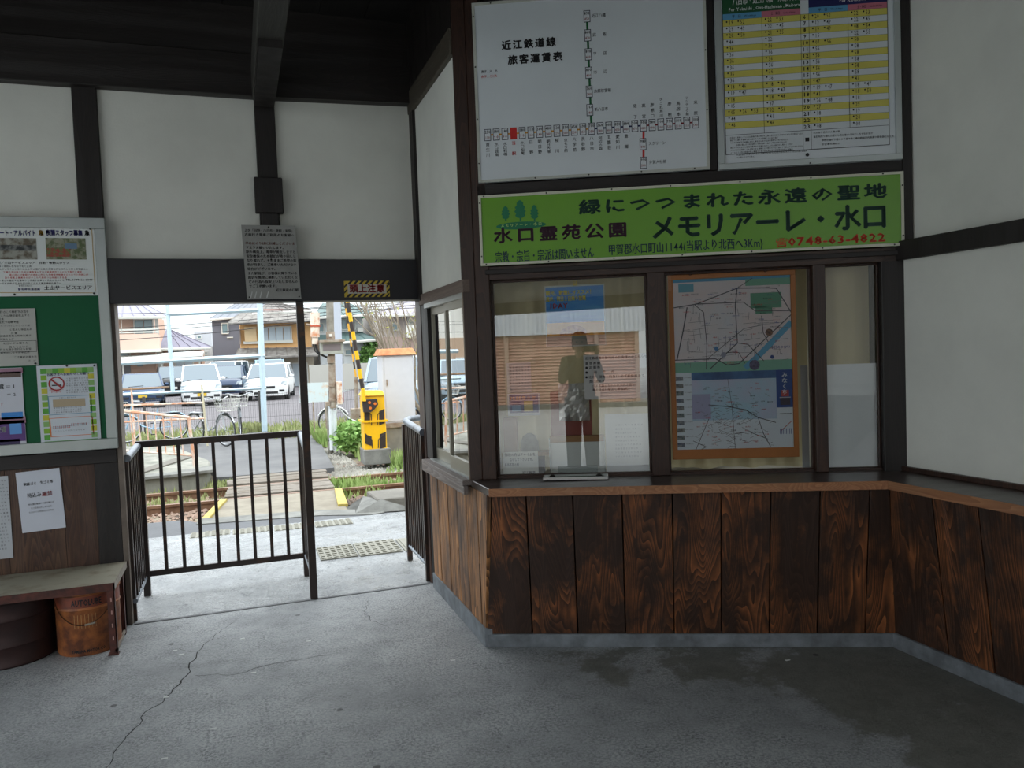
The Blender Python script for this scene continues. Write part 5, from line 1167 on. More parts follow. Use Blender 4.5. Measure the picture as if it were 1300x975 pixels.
# ---- bicycles
M_tyre = mat('tyre', (44, 44, 46), .7); M_rim = mat('rim_silver', (190, 194, 198), .3, .8)
def torus(R_, r_, c, n=28, k=6): 
    return [(c[0] + R_ * math.cos(2 * math.pi * i / n), c[1], c[2] + R_ * math.sin(2 * math.pi * i / n)) for i in range(n + 1)]
def bicycle(label, loc, rz, fm, basket=True, white_seat=False):
    g = thing('bicycle', label, 'bicycle', loc, rz, 'bicycles parked by the fence')
    for x in (-.52, .52):
        w = P('wheel', MB().tube(torus(.315, 0, (x, 0, .33)), .014, 6, False), M_tyre, g)
        P('rim', MB().tube(torus(.295, 0, (x, 0, .33)), .011, 5, False), M_rim, w)
        sp_ = MB()
        for i in range(12): a = math.pi * i / 6; sp_.tube([(x, 0, .33), (x + .29 * math.cos(a), 0, .33 + .29 * math.sin(a))], .0022, 3, False)
        P('spokes', sp_, M_rim, w)
        P('mudguard', MB().tube([(x + .345 * math.cos(a), 0, .33 + .345 * math.sin(a)) for a in [math.pi * (.15 + .7 * i / 8) for i in range(9)]], .016, 4), fm, g)
    f = MB(); f.tube([(.52, 0, .33), (.44, 0, .62), (.38, 0, .88)], .015, 6).tube([(.42, 0, .66), (.18, 0, .38), (-.05, 0, .30), (-.17, 0, .62)], .017, 6).tube([(-.52, 0, .33), (-.05, 0, .30)], .010, 5).tube([(-.52, 0, .33), (-.17, 0, .62)], .010, 5).tube([(-.05, 0, .30), (-.19, 0, .80)], .014, 6)
    P('bike_frame', f, fm, g)
    P('handlebar', MB().tube([(.20, .27, .98), (.34, .22, .99), (.38, 0, .92), (.34, -.22, .99), (.20, -.27, .98)], .011, 6), M_rim, g)
    P('saddle', MB().hexa([(-.34, -.09, .80), (-.04, -.02, .80), (-.04, .02, .80), (-.34, .09, .80)], [(-.34, -.09, .86), (-.04, -.02, .84), (-.04, .02, .84), (-.34, .09, .86)]), M_tyre, g, bev=.01)
    P('rear_rack', MB().box(-.68, -.26, -.06, .06, .66, .675), M_rim, g)
    P('pedal', MB().box(-.09, .0, .06, .13, .16, .18).box(-.1, -.01, -.13, -.06, .42, .44), M_tyre, g)
    if basket:
        k = MB()
        for z in (.72, .80, .88, .96): 
            e_ = .02 * (z - .72) / .08; k.tube([(.46, -.13 - e_, z), (.74 + e_, -.13 - e_, z), (.74 + e_, .13 + e_, z), (.46, .13 + e_, z), (.46, -.13 - e_, z)], .005, 4, False)
        for i in range(7):
            y = -.13 + .26 * i / 6; k.tube([(.74, y, .72), (.80, y * 1.4, .96)], .004, 3, False)
            x = .46 + .28 * i / 6; k.tube([(x, -.13, .72), (x, -.19, .96)], .004, 3, False); k.tube([(x, .13, .72), (x, .19, .96)], .004, 3, False)
        k.box(.46, .74, -.13, .13, .715, .72)
        P('basket', k, mat('basket_wire', (206, 206, 200), .4, .4), g)
    if white_seat: P('child_seat', MB().hexa([(-.60, -.13, .68), (-.32, -.13, .68), (-.32, .13, .68), (-.60, .13, .68)], [(-.68, -.15, .98), (-.36, -.15, .80), (-.36, .15, .80), (-.68, .15, .98)]), mat('seat_cream', (214, 210, 196), .6), g, bev=.02)
    return g
gb = .0
bicycle('light blue bicycle seen from the side behind the orange pipe barrier', (-1.72, 17.2, 0.0), math.pi + .12, mat('bike_blue', (160, 196, 220), .4, .3))
bpy.data.objects['bicycle'].scale = (.84, .84, .84)
bicycle('silver bicycle turned a little, its basket towards the station, beside the barrier end', (-.60, 17.0, G), -math.pi / 2 + .62, mat('bike_silver', (190, 194, 198), .3, .7))
bicycle('bicycle with a white basket seen end on beside the light blue post', (-.02, 18.5, G), -math.pi / 2 + .03, mat('bike_grey', (120, 124, 128), .4, .5))
bicycle('white bicycle lying half hidden in weeds behind the signal pole', (2.35, 16.6, G), math.pi - .25, mat('bike_white', (222, 224, 224), .4), False)
P('cover_board', MB().box(0, .9, 0, .02, 0, .10), mat('bike_board_white', (226, 228, 230), .4), bpy.data.objects['bicycle.003'], loc=(-.85, -.05, .16), rz=0)

# ---- cars
M_tire2 = mat('car_tyre', (32, 32, 34), .7); M_cglass = mat('car_glass', (72, 92, 104), .12, .0, spec=.9)
def car(label, loc, rz, col, L=4.2, Wd=1.68, H=1.45, kind='hatch', plate=(226, 228, 224), metal=.2):
    g = thing('car', label, 'car', loc, rz, 'cars in the car park'); m = mat('car_paint_%d_%d_%d' % col, col, .25, metal)
    hw = Wd / 2; belt = H * .60; hood = H * .58
    prof = {'hatch': [(0, .22), (0, .62), (.10, hood - .05), (.85, hood + .06), (1.55, H - .05), (2.1, H), (L - .75, H - .05), (L - .12, hood + .1), (L, .55), (L, .25)],
            'sedan': [(0, .22), (0, .58), (.12, hood - .08), (1.10, hood + .02), (1.85, H - .05), (2.3, H), (L - 1.4, H - .06), (L - .7, hood + .06), (L, hood), (L, .25)],
            'box': [(0, .25), (0, .75), (.12, hood), (.65, hood + .10), (1.05, H - .08), (1.4, H), (L - .3, H), (L - .06, H - .1), (L, hood), (L, .25)]}[kind]
    # body below the belt line and cabin above it, both narrowing in plan and section
    low = [(y, min(z, belt + .04)) for y, z in prof]
    b = MB(); ys = sorted(set([0, .06, .22, .6, L * .25, L * .5, L * .75, L - .3, L - .06, L]))
    def top(y, pr): 
        pts_ = [p for p in pr[1:-1]]; 
        for i in range(len(pts_) - 1):
            (a, za), (c, zc) = pts_[i], pts_[i + 1]
            if a <= y <= c and c > a: return za + (zc - za) * (y - a) / (c - a)
        return pts_[0][1] if y <= 0 else pts_[-1][1]
    rows = []
    for y in ys:
        e = min(y, L - y); tw = 1 - .16 * max(0, 1 - e / .35) ** 2; t_ = min(top(y, prof), belt + .02); w = hw * tw
        rows.append([(-w * .95, y, .22), (-w, y, .42), (-w * .99, y, t_ - .14), (-w * .90, y, t_ - .02), (-w * .5, y, t_ + .012), (w * .5, y, t_ + .012), (w * .90, y, t_ - .02), (w * .99, y, t_ - .14), (w, y, .42), (w * .95, y, .22)])
    n = 10
    for r_ in rows: b.v += r_
    for i in range(len(rows) - 1):
        for j in range(n): b.f.append((i * n + j, i * n + (j + 1) % n, (i + 1) * n + (j + 1) % n, (i + 1) * n + j))
    b.f.append(tuple(range(n))); b.f.append(tuple((len(rows) - 1) * n + j for j in reversed(range(n))))
    P('body', b, m, g, smooth=True)
    cp = [p for p in prof if p[1] > belt + .001]
    y_f = next(prof[i][0] + (belt - prof[i][1]) / (prof[i + 1][1] - prof[i][1] + 1e-9) * (prof[i + 1][0] - prof[i][0]) for i in range(len(prof) - 1) if prof[i][1] <= belt < prof[i + 1][1])
    y_b = next(prof[i][0] + (prof[i][1] - belt) / (prof[i][1] - prof[i + 1][1] + 1e-9) * (prof[i + 1][0] - prof[i][0]) for i in range(len(prof) - 1) if prof[i][1] > belt >= prof[i + 1][1])
    yr0, yr1 = cp[0][0] if cp[0][1] > H - .12 else cp[1][0], [p for p in cp if p[1] > H - .12][-1][0]
    z_t = H - .03; tw = .80
    c0 = [(-hw * .94, y_f, belt - .01), (hw * .94, y_f, belt - .01), (hw * .94, y_b, belt - .01), (-hw * .94, y_b, belt - .01)]; c1 = [(-hw * tw, yr0, z_t), (hw * tw, yr0, z_t), (hw * tw, yr1, z_t), (-hw * tw, yr1, z_t)]
    P('cabin_glass', MB().hexa(c0, c1), M_cglass, g, bev=.03)
    P('roof', MB().hexa([(-hw * tw - .01, yr0 - .02, z_t - .03), (hw * tw + .01, yr0 - .02, z_t - .03), (hw * tw + .01, yr1 + .02, z_t - .03), (-hw * tw - .01, yr1 + .02, z_t - .03)], [(-hw * .72, yr0 + .12, H), (hw * .72, yr0 + .12, H), (hw * .72, yr1 - .1, H), (-hw * .72, yr1 - .1, H)]), m, g, bev=.02)
    for s_ in (-1, 1):
        P('pillar', MB().tube([(s_ * hw * .94, y_f, belt), (s_ * hw * tw, yr0, z_t)], .035, 5), m, g); P('pillar', MB().tube([(s_ * hw * .94, y_b, belt), (s_ * hw * tw, yr1, z_t)], .05, 5), m, g); P('pillar', MB().tube([(s_ * hw * .95, (y_f + y_b) / 2, belt), (s_ * hw * tw, (yr0 + yr1) / 2, z_t)], .035, 5), m, g)
        P('headlight', MB().hexa([(s_ * hw * .84 - .16, -.004, belt - .30), (s_ * hw * .84 + .10, .05, belt - .30), (s_ * hw * .84 + .10, .12, belt - .30), (s_ * hw * .84 - .16, .1, belt - .30)], [(s_ * hw * .84 - .10, .02, belt - .14), (s_ * hw * .84 + .11, .1, belt - .12), (s_ * hw * .84 + .11, .2, belt - .12), (s_ * hw * .84 - .10, .2, belt - .14)]), mat('headlamp_clear', (190, 200, 206), .15, .3), g, bev=.01)
        P('wing_mirror', MB()._blob((s_ * (hw + .09), y_f + .35, belt + .06), .10, 8, (1, .5, .7)), m, g, smooth=True)
        P('fog_recess', MB().box(s_ * hw * .72 - .11, s_ * hw * .72 + .11, -.008, .03, .34, .44), M_tire2, g, bev=.01)
        for y in (.72, L - .75):
            w_ = P('wheel', MB().lathe([(.001, -.1), (.30, -.1), (.31, -.06), (.31, .06), (.30, .1), (.001, .1)], (s_ * (hw - .10), y, .31), 20, 'x'), M_tire2, g)
            P('hubcap', MB().lathe([(.19, -.105), (.001, -.12), (.19, -.105)] if s_ < 0 else [(.19, .105), (.001, .12), (.19, .105)], (s_ * (hw - .10), y, .31), 14, 'x'), M_rim, w_)
    P('grille', MB().box(-hw * .42, hw * .42, -.010, .03, .50, .60), M_tire2, g, bev=.01); P('lower_grille', MB().box(-hw * .55, hw * .55, -.010, .03, .27, .37), M_tire2, g, bev=.01)
    P('number_plate', MB().box(-.165, .165, -.022, -.008, .39, .50), mat('plate_%d' % plate[2], plate, .5), g)
    P('wiper', MB().tube([(-.5, y_f - .03, belt + .02), (.05, y_f + .02, belt + .05)], .012, 4), M_tire2, g)
    return g
YEL = (226, 186, 50)
car('dark blue car with a yellow number plate, leftmost in the car park', (-3.62, 34.0, G), .10, (62, 82, 112), 4.0, 1.66, 1.33, 'hatch', YEL, .4)
car('small white van with a yellow plate, nearest car in the middle of the car park', (-1.37, 32.6, G), .06, (240, 242, 242), 3.4, 1.50, 1.62, 'hatch', YEL)
car('white boxy car parked behind the small white van', (-1.0, 43.9, G), -.25, (238, 240, 240), 3.6, 1.62, 1.72, 'box')
car('large white hatchback in front of the tiled roof house', (1.06, 34.2, G), -.14, (244, 246, 246), 4.3, 1.76, 1.54, 'hatch')
car('pale blue car mostly hidden behind the large white hatchback', (1.62, 42.2, G), .0, (140, 168, 184), 4.2, 1.70, 1.72, 'hatch', metal=.4)
car('black car deep in the car park behind the blue frame post', (-3.15, 43.5, G), .1, (36, 38, 42), 3.8, 1.6, 1.55, 'box')
car('dark blue car standing close beside the large white hatchback', (-.60, 38.2, G), -.1, (46, 62, 88), 3.8, 1.5, 1.5, 'hatch')
car('silver blue van behind the white equipment cabinet', (4.05, 20.8, G), -.2, (150, 166, 182), 4.4, 1.9, 1.66, 'box', metal=.4)
car('pale car by the cream house, seen reflected in the side window', (-5.3, 27.0, G), .15, (168, 190, 204), 4.2, 1.8, 1.45, 'hatch')

# ---- houses
M_win = mat('house_window', (120, 146, 150), .15, spec=.8); M_wfr = mat('window_frame_pale', (222, 222, 214), .5); M_win2 = mat('house_window_curtained', (196, 208, 216), .3)
def wmat(name, c, **k): return mat(name, c, .8, var=k.get('var', .05), scale=.6, bump=k.get('bump', .1), bscale=k.get('bs', 12))
def house(label, Y, walls, roofs, wins, extra=(), depth=7.0):
    a = py(walls[0][0], 500, Y); g = thing('house', label, 'house', (a.x, Y, G), 0)
    o_ = Vector((a.x, Y, G))
    def R_(x0, y0, x1, y1, d=0):
        p_, q_ = py(x0, y0, Y + d) - o_, py(x1, y1, Y + d) - o_; return p_.x, q_.x, q_.z, p_.z
    for (x0, y0, x1, y1, m, d, th) in walls:
        xa_, xb_, za_, zb_ = R_(x0, y0, x1, y1, d); P('wall', MB().box(xa_, xb_, d, d + th, max(za_, 0) if y1 < 495 else 0, zb_), m, g)
    for (pts_, m, d0, d1) in roofs:     # (pixel outline of eave front and ridge back): front edge at depth d0, back edge at depth d1
        (xf0, yf0), (xf1, yf1), (xb1, yb1), (xb0, yb0) = pts_
        f0, f1 = py(xf0, yf0, Y + d0) - o_, py(xf1, yf1, Y + d0) - o_; k1, k0 = py(xb1, yb1, Y + d1) - o_, py(xb0, yb0, Y + d1) - o_
        t_ = Vector((0, 0, .16)); b_ = MB(); b_.hexa([f0 - t_, f1 - t_, k1 - t_, k0 - t_], [f0, f1, k1, k0]); ro = P('roof', b_, m, g)
        q_ = MB(); n_ = max(4, int((f1 - f0).length / .55)); 
        for i in range(n_ + 1):
            t = i / n_; A_ = f0.lerp(f1, t); B_ = k0.lerp(k1, t); q_.tube([A_ + Vector((0, 0, .005)), B_ + Vector((0, 0, .005))], .035, 3)
        P('tile_ribs', q_, m, ro)['kind'] = 'stuff'
        P('gutter', MB().tube([f0 + Vector((0, -.08, -.1)), f1 + Vector((0, -.08, -.1))], .08, 5), M_wfr if m.name != 'roof_old_tile' else m, ro)
    for (x0, y0, x1, y1, n_, m, d) in wins:
        xa_, xb_, za_, zb_ = R_(x0, y0, x1, y1, d); w_ = P('window', MB().frame(xa_, xb_, za_, zb_, .07, d - .06, d + .04), M_wfr, g)
        for i in range(n_):
            s0 = xa_ + .07 + (xb_ - xa_ - .14) * i / n_; s1 = xa_ + .07 + (xb_ - xa_ - .14) * (i + 1) / n_; P('pane', MB().box(s0 + .02, s1 - .02, d - .03, d, za_ + .07, zb_ - .07), m, w_)
    for (nm, x0, y0, x1, y1, d0, d1, m) in extra:
        xa_, xb_, za_, zb_ = R_(x0, y0, x1, y1, d0); P(nm, MB().box(xa_, xb_, d0, d1, za_, zb_), m, g)
    return g
M_beige = wmat('wall_beige', (222, 188, 168)); M_beige2 = wmat('wall_peach', (236, 206, 188)); M_slate = mat('roof_slate', (146, 142, 160), .6, var=.15, scale=2, bump=.3, bscale=8)
house('peach two storey house with a long balcony, left of the tiled wing', 50, [(120, 400, 200, 500, M_beige, 0, 7.5)],
      [(((96, 402), (212, 401), (184, 386), (130, 386)), M_slate, -1.2, 3.5)],
      [(169, 405, 196, 426, 2, M_win, -.02), (151, 447, 166, 453, 1, M_win, -.02)],
      (('balcony', 150, 424.5, 202, 445, -1.2, -1.05, M_beige2), ('balcony_side', 201, 425, 202.3, 445, -1.1, 0, M_beige2), ('balcony_rail', 150, 418, 202, 418.8, -1.2, -1.15, M_wfr), ('balcony_rail', 150, 421.4, 202, 422, -1.2, -1.15, M_wfr), ('balcony_floor', 149, 444.5, 203, 446.5, -1.25, 0, M_wfr),
       ('awning_post', 153.5, 406, 155, 424, -1.2, -1.1, M_wfr), ('door', 153, 463, 167, 492, -.05, .0, mat('door_grey', (150, 152, 154), .6)), ('vent', 174, 460.5, 181, 465, -.1, 0, M_win), ('drainpipe', 200.5, 402, 201.6, 495, -.1, 0, M_wfr)))
house('low peach wing with a dark tiled hip roof, right of the balcony house', 51, [(203, 442, 258, 500, M_beige, 0, 5)],
      [(((203, 441.5), (267.5, 440), (217, 419), (211, 419)), mat('roof_tile_grey', (132, 128, 146), .6, var=.2, scale=2, bump=.3, bscale=8), -.9, 2.6)],
      [(220, 444, 247, 451, 2, M_win, -.02), (221, 457, 247, 474, 2, M_win2, -.02)], (('drainpipe', 206.5, 443, 207.8, 495, -.1, 0, M_wfr), ('corner_pillar', 255.5, 443, 258, 495, -.1, 0, mat('brown_pillar', (116, 96, 88), .7))), )
house('distant pale block of flats behind the tiled wing', 90, [(246, 421, 272, 500, wmat('wall_pale_grey', (206, 208, 212)), 0, 10)], [], [(250, 426, 256, 430, 2, M_win, -.05)])
house('white house corner between the tiled wing and the dark grey house', 62, [(257, 440, 273, 500, wmat('wall_white', (232, 232, 228)), 0, 6)], [], [(259, 446, 264, 451, 1, M_win, -.02), (258.5, 452, 265, 454, 1, M_win, -.02)])
M_dg = wmat('wall_dark_grey', (118, 120, 130))
g = house('plain dark grey house with one small square window', 58, [(268.5, 404, 330, 500, M_dg, 0, 8)],
      [(((266, 404.5), (340, 398), (340, 382), (300, 385)), mat('roof_dark_metal', (110, 114, 124), .5), -.3, 4)], [(280.5, 410, 290.5, 424, 1, M_win, -.05)], (('sign_strip', 288, 427.8, 296, 429, -.08, 0, M_wfr), ('block_wall', 281, 459, 301, 480, -3, -2.8, wmat('block_wall', (176, 174, 168), bump=.3))))
M_old = mat('roof_old_tile', (150, 146, 140), .8, col2=(112, 106, 102), scale=3, bump=.5, bscale=10)
M_or2 = wood('house_orange_boards', (196, 146, 92), (228, 182, 126), (214, 168, 112), .7, wornamt=.1)
house('old timber house with orange boarding and two grey tiled roofs', 50, [(304, 406, 396, 443, M_or2, 0, 6), (301, 452, 400, 500, wmat('wall_cream', (206, 194, 172)), .3, 6)],
      [(((290, 409), (402, 405), (390, 391), (312, 393)), M_old, -1.3, 1.8), (((320, 397), (396, 393), (346, 383), (344, 383)), mat('roof_gable_tile', (150, 144, 140), .8, var=.3, scale=3, bump=.5), .6, 1.4), (((298, 453), (404, 449), (398, 440.5), (303, 442)), M_old, -1.4, 0)],
      [(329, 415, 371, 433, 4, M_win2, -.04), (360, 461, 392, 492, 3, M_win2, .26), (315, 460, 330, 482, 2, M_win2, .26)],
      (('shutter_box', 310, 415, 326, 433.5, -.25, 0, mat('shutter_cream', (236, 206, 160), .6)), ('window_sill', 309, 433.5, 372, 435, -.2, 0, M_wfr), ('post', 358, 452, 359.5, 500, -1.2, -1.1, mat('post_dark', (84, 70, 62), .7)), ('side_bay', 302.8, 418, 306, 437, -.3, 0, mat('bay_grey', (150, 140, 134), .7)), ('door_frame', 309, 456, 312, 500, .1, .3, M_or2), ('gable_trim', 335, 392.5, 360, 393.6, .3, .5, mat('trim_faded_red', (214, 150, 136), .6))))
M_grn2 = mat('roof_green', (92, 116, 114), .6, var=.15, scale=2)
house('white house with two green roofs behind the crossing barrier', 50, [(404, 398, 464, 500, wmat('wall_white_stucco', (226, 230, 230)), 0, 7), (436, 430, 470, 500, wmat('wall_white_stucco', (226, 230, 230)), -1.5, 3)],
      [(((398, 402), (474, 398), (440, 384), (410, 385)), M_grn2, -1, 3), (((426, 434), (478, 430), (455, 421), (432, 422)), M_grn2, -2.4, 0)],
      [(432, 405, 452, 419, 3, M_win, -.04), (403.5, 410, 412, 422, 1, M_win, -.04), (437, 443, 447, 451, 1, M_win, -1.54)], (('air_conditioner', 454, 416, 461, 421, -.5, -.1, M_wfr), ('balcony_wall', 404, 425, 432, 435, -.6, -.5, M_grn2)))
house('greyish two storey house behind the bare tree at the doorway edge', 46, [(483, 397, 600, 500, wmat('wall_grey_pink', (196, 186, 180)), 0, 7), (488, 428, 600, 500, wmat('wall_brick_brown', (168, 146, 136), bump=.3), -1, 3)],
      [(((474, 400), (640, 392), (600, 370), (518, 380)), mat('roof_mauve', (158, 152, 160), .7, var=.15), -1.2, 3)], [(517, 403, 527, 412, 1, M_win, -.05), (520, 416, 531, 424, 2, M_win2, -.05), (497, 410, 507, 420, 1, M_win, -.05)], (('balcony', 516, 413, 540, 428, -1.3, -1.1, M_wfr),))
# houses left of the view, which the side window reflects
def plain_house(label, x0, x1, Y, mw, ml, Hh, wins):
    g = thing('house', label, 'house', (x0, Y, G)); w = x1 - x0
    P('wall', MB().box(0, w, 0, 7, 2.6, Hh), mw, g); P('lower_wall', MB().box(-.02, w + .02, -.05, 7, 0, 2.6), ml, g)
    P('roof', MB().hexa([(-.6, -.7, Hh), (w + .6, -.7, Hh), (w + .6, 7.7, Hh), (-.6, 7.7, Hh)], [(1.6, 3.2, Hh + 1.5), (w - 1.6, 3.2, Hh + 1.5), (w - 1.6, 3.8, Hh + 1.5), (1.6, 3.8, Hh + 1.5)]), M_slate, g)
    for (a, b_, c_, d_) in wins:
        f_ = P('window', MB().frame(a, b_, c_, d_, .07, -.1, .0), M_wfr, g); P('pane', MB().box(a + .06, b_ - .06, -.06, -.04, c_ + .06, d_ - .06), M_win, f_)
    return g
plain_house('cream two storey house with a tan lower storey, left of the balcony house', -18.0, -9.2, 46, wmat('wall_cream_white', (232, 230, 220)), wmat('wall_tan', (196, 168, 142)), 6.2, [(1, 2.2, 3.6, 4.8), (4, 5.6, 3.4, 4.9), (6.6, 7.3, 3.8, 4.8), (1.5, 3.2, .8, 2.0), (5.2, 6.8, .2, 2.1)])
plain_house('white house with a brown base farther along the car park', -31, -21, 46, wmat('wall_white', (232, 232, 228)), wmat('wall_tan', (196, 168, 142)), 6.0, [(1, 2.6, 3.6, 4.8), (5, 7.6, 3.4, 4.9)])
o = P('garden_wall', MB().box(-12, 0, 0, .15, 0, 1.45), wmat('block_wall_white', (214, 214, 208), bump=.3), None, loc=(-8.6, 40, G)); tag(o, 'long low pale block wall in front of the cream house', 'wall')
# block walls and clutter behind the car park
o = P('block_wall', MB().box(0, 3.4, 0, .15, 0, 1.35), wmat('block_wall_light', (186, 184, 176), bump=.4), None, loc=(3.4, 40.6, G)); tag(o, 'pale concrete block wall below the white house with green roofs', 'wall')
g = thing('carport', 'flat white carport roof on thin posts before the peach house', 'carport', (-8.6, 47.6, G)); a = py(150, 458, 48.2); b_ = py(258, 449, 48.2); o_ = Vector((-8.6, 47.6, G))
P('roof', MB().hexa([a - o_ + Vector((-2, -.5, -.14)), b_ - o_ + Vector((0, -.5, -.14)), b_ - o_ + Vector((0, 1.4, .0)), a - o_ + Vector((-2, 1.4, .0))], [a - o_ + Vector((-2, -.5, 0)), b_ - o_ + Vector((0, -.5, 0)), b_ - o_ + Vector((0, 1.4, .2)), a - o_ + Vector((-2, 1.4, .2))]), mat('carport_white', (232, 232, 228), .5), g)
for t in (0.05, .5, .95): p_ = a.lerp(b_, t) - o_; P('post', MB().box(p_.x - .04, p_.x + .04, p_.y, p_.y + .08, 0, p_.z), M_wfr, g)
# ---- crossing equipment
def at(x, y, Y, o_): return py(x, y, Y) - Vector(o_)
M_pc = mat('pole_concrete', (158, 154, 144), .85, col2=(120, 116, 106), scale=6, bump=.2); M_rb = mat('rust_orange_steel', (206, 132, 84), .7, col2=(236, 222, 206), scale=7, thr=(.36, .52)); M_rb2 = mat('rusty_grey_steel', (136, 112, 92), .7, col2=(170, 160, 146), scale=8)
Yp = 14.5; O = (1.58, Yp, G)
g = thing('signal_pole', 'old crossing signal pole with a rusty lamp, a display box and white conduits', 'pole', O)
def pt(nm, a, b_, r_, m, n=10, dy=0): return P(nm, MB().tube([at(*a, Yp + dy, O), at(*b_, Yp + dy, O)], r_, n), m, g, smooth=True)
pt('upper_mast', (417, 300), (419.5, 422), .068, M_pc, 14); pt('clamp', (419.3, 421), (419.8, 431), .078, M_rb2, 10); pt('clamp_lens', (419.8, 424), (419.9, 427.5), .03, M_wfr, 6, -.08)
pt('lower_mast', (420.3, 430), (422.8, 518), .062, M_rb2, 12); pt('band', (421.2, 489), (421.3, 491), .075, M_rb2); pt('band', (422.3, 507), (422.4, 509), .075, M_rb2)
pt('conduit', (420.0, 516), (422, 571), .045, mat('conduit_white', (226, 232, 236), .4), 10, .02); pt('conduit', (424.2, 521), (426, 572), .04, mat('conduit_white', (226, 232, 236), .4), 10, .02)
pt('stub_post', (417.6, 516), (420, 575), .05, M_pc, 10, .10); pt('strap', (422, 551), (426.6, 551), .012, M_rb2); pt('strap', (420, 533), (425, 533), .012, M_rb2)
def pbx(nm, x0, y0, x1, y1, d0, d1, m, bev=.006, par=None): a, b_ = at(x0, y0, Yp, O), at(x1, y1, Yp, O); return P(nm, MB().box(a.x, b_.x, d0, d1, b_.z, a.z), m, par or g, bev=bev)
bxx = pbx('display_box', 405.5, 433.5, 435, 449, -.16, .06, mat('display_box_grey', (178, 180, 170), .6, var=.15)); pbx('display_screen', 408.5, 437.5, 431.5, 444.5, -.168, -.158, mat('display_screen', (132, 122, 124), .4), .0, bxx); pbx('display_hood', 404.5, 432.3, 436, 434.2, -.26, .06, M_rb2, .003, bxx)
pt('lamp_body', (400, 397), (400, 413), .085, M_rb, 14); pt('lamp_cap', (400, 395.2), (400, 397), .05, M_rb, 12); pt('lamp_band', (400, 413), (400, 415), .092, mat('rust_red_band', (190, 84, 54), .7), 14); pt('lamp_lower', (400, 415), (400, 428), .080, M_rb, 14); pt('lamp_neck', (400, 428), (400, 437), .055, M_rb, 12); pt('lamp_arm', (395, 413), (389, 412), .02, M_rb2)
P('cable', MB().tube([at(399, 433, Yp, O), at(401, 441, Yp, O), at(404, 447, Yp, O), at(409, 451, Yp, O), at(416, 454, Yp, O)], .018, 6), M_tyre, g, smooth=True); P('cable', MB().tube([at(397, 436, Yp, O), at(400, 446, Yp, O), at(405, 450, Yp, O), at(404.5, 458, Yp, O)], .012, 6), M_tyre, g, smooth=True)
pbx('junction_box', 426.5, 484.5, 434.5, 513, -.08, .08, M_rb); pbx('bracket', 413, 510, 419, 515, -.06, .02, M_rb2); pbx('bracket_box', 415, 452, 424, 461, -.10, .0, M_rb2)
# white board behind it
o = P('sheet_board', MB().box(-.2, py(417, 500, 16.5).x - py(393, 500, 16.5).x, 0, .02, 0, .40), mat('board_rust_stained', (214, 226, 228), .6, col2=(222, 168, 110), scale=5, thr=(.55, .75)), None, loc=(py(393, 500, 16.5).x, 16.5, py(393, 511, 16.5).z)); tag(o, 'pale rust stained board on the mesh behind the signal pole', 'board')
P('sheet_board_leg', MB().box(0, .03, .02, .05, -.75, 0), M_rb2, o, loc=(.05, 0, 0)); P('sheet_board_leg', MB().box(0, .03, .02, .05, -.75, 0), M_rb2, o, loc=(.30, 0, 0))
# utility pole far behind and its wires
O2 = (py(428, 500, 30).x, 30, G)
g = thing('utility_pole', 'pale concrete utility pole with insulators behind the signal pole', 'pole', O2)
P('mast', MB().tube([at(425, 300, 30, O2), at(430.5, 505, 30, O2)], .16, 12), mat('utility_concrete', (190, 196, 206), .8), g, smooth=True)
for y in (386, 391, 396): P('crossarm', MB().tube([at(423, y, 30, O2), at(433, y - .3, 30, O2)], .05, 5), M_rb2, g)
P('red_tape', MB().tube([at(434.5, 480, 30, O2), at(436, 520, 30, O2)], .03, 5), mat('pole_pinkish', (196, 140, 136), .7), g)
for i, (a, b_) in enumerate((((100, 392), (500, 381)), ((100, 412), (427, 391)), ((100, 417), (427, 395)), ((160, 424.5), (427, 399)), ((427, 383), (600, 378)), ((427, 386), (600, 381.5)))):
    p_, q_ = py(*a, 31), py(*b_, 31); p_ = p_ + (p_ - q_) * .5; q_ = q_ + (q_ - p_) * .2
    o = P('overhead_wire', MB().tube([p_.lerp(q_, t / 8) - Vector((0, 0, .25 * math.sin(math.pi * t / 8))) for t in range(9)], .012, 4), M_tyre, None)
    tag(o, ['topmost overhead wire crossing the whole doorway view', 'overhead wire above the peach wing, upper of three', 'overhead wire above the peach wing, middle of three', 'overhead wire above the peach wing, lowest of three', 'overhead wire right of the utility pole, upper one', 'overhead wire right of the utility pole, lower one'][i], 'wire', 'overhead wires')
# barrier machine
Yb = 12.25; O = (1.98, Yb, G)
g = thing('crossing_barrier', 'yellow and black level crossing barrier machine with its striped arm raised', 'barrier', O)
M_yb = mat('barrier_yellow', (255, 196, 16), .4, var=.08); M_bk = mat('barrier_black', (52, 42, 38), .5)
def bb(nm, x0, y0, x1, y1, d0, d1, m, bev=.006): a, b_ = at(x0, y0, Yb, O), at(x1, y1, Yb, O); return P(nm, MB().box(a.x, b_.x, d0, d1, max(b_.z, 0), a.z), m, g, bev=bev)
bb('concrete_base', 461, 571, 496, 592, -.10, .36, M_kerb, .01)
A = lambda x, y, d=0.0: (lambda q_: (q_.x, q_.y + d, q_.z))(at(x, y, Yb, O))
P('housing', MB().hexa([A(463, 573, -.02), A(491.5, 571, -.02), A(491.5, 571, .30), A(463, 573, .30)], [A(460, 500, -.02), A(487.5, 499, -.02), A(487.5, 499, .30), A(460, 500, .30)]), M_yb, g, bev=.012)
P('lid', MB().hexa([A(458.5, 503, -.05), A(488, 502, -.05), A(488, 502, .33), A(458.5, 503, .33)], [A(462, 496, -.0), A(485.5, 496, -.0), A(485.5, 496, .28), A(462, 496, .28)]), M_yb, g, bev=.008)
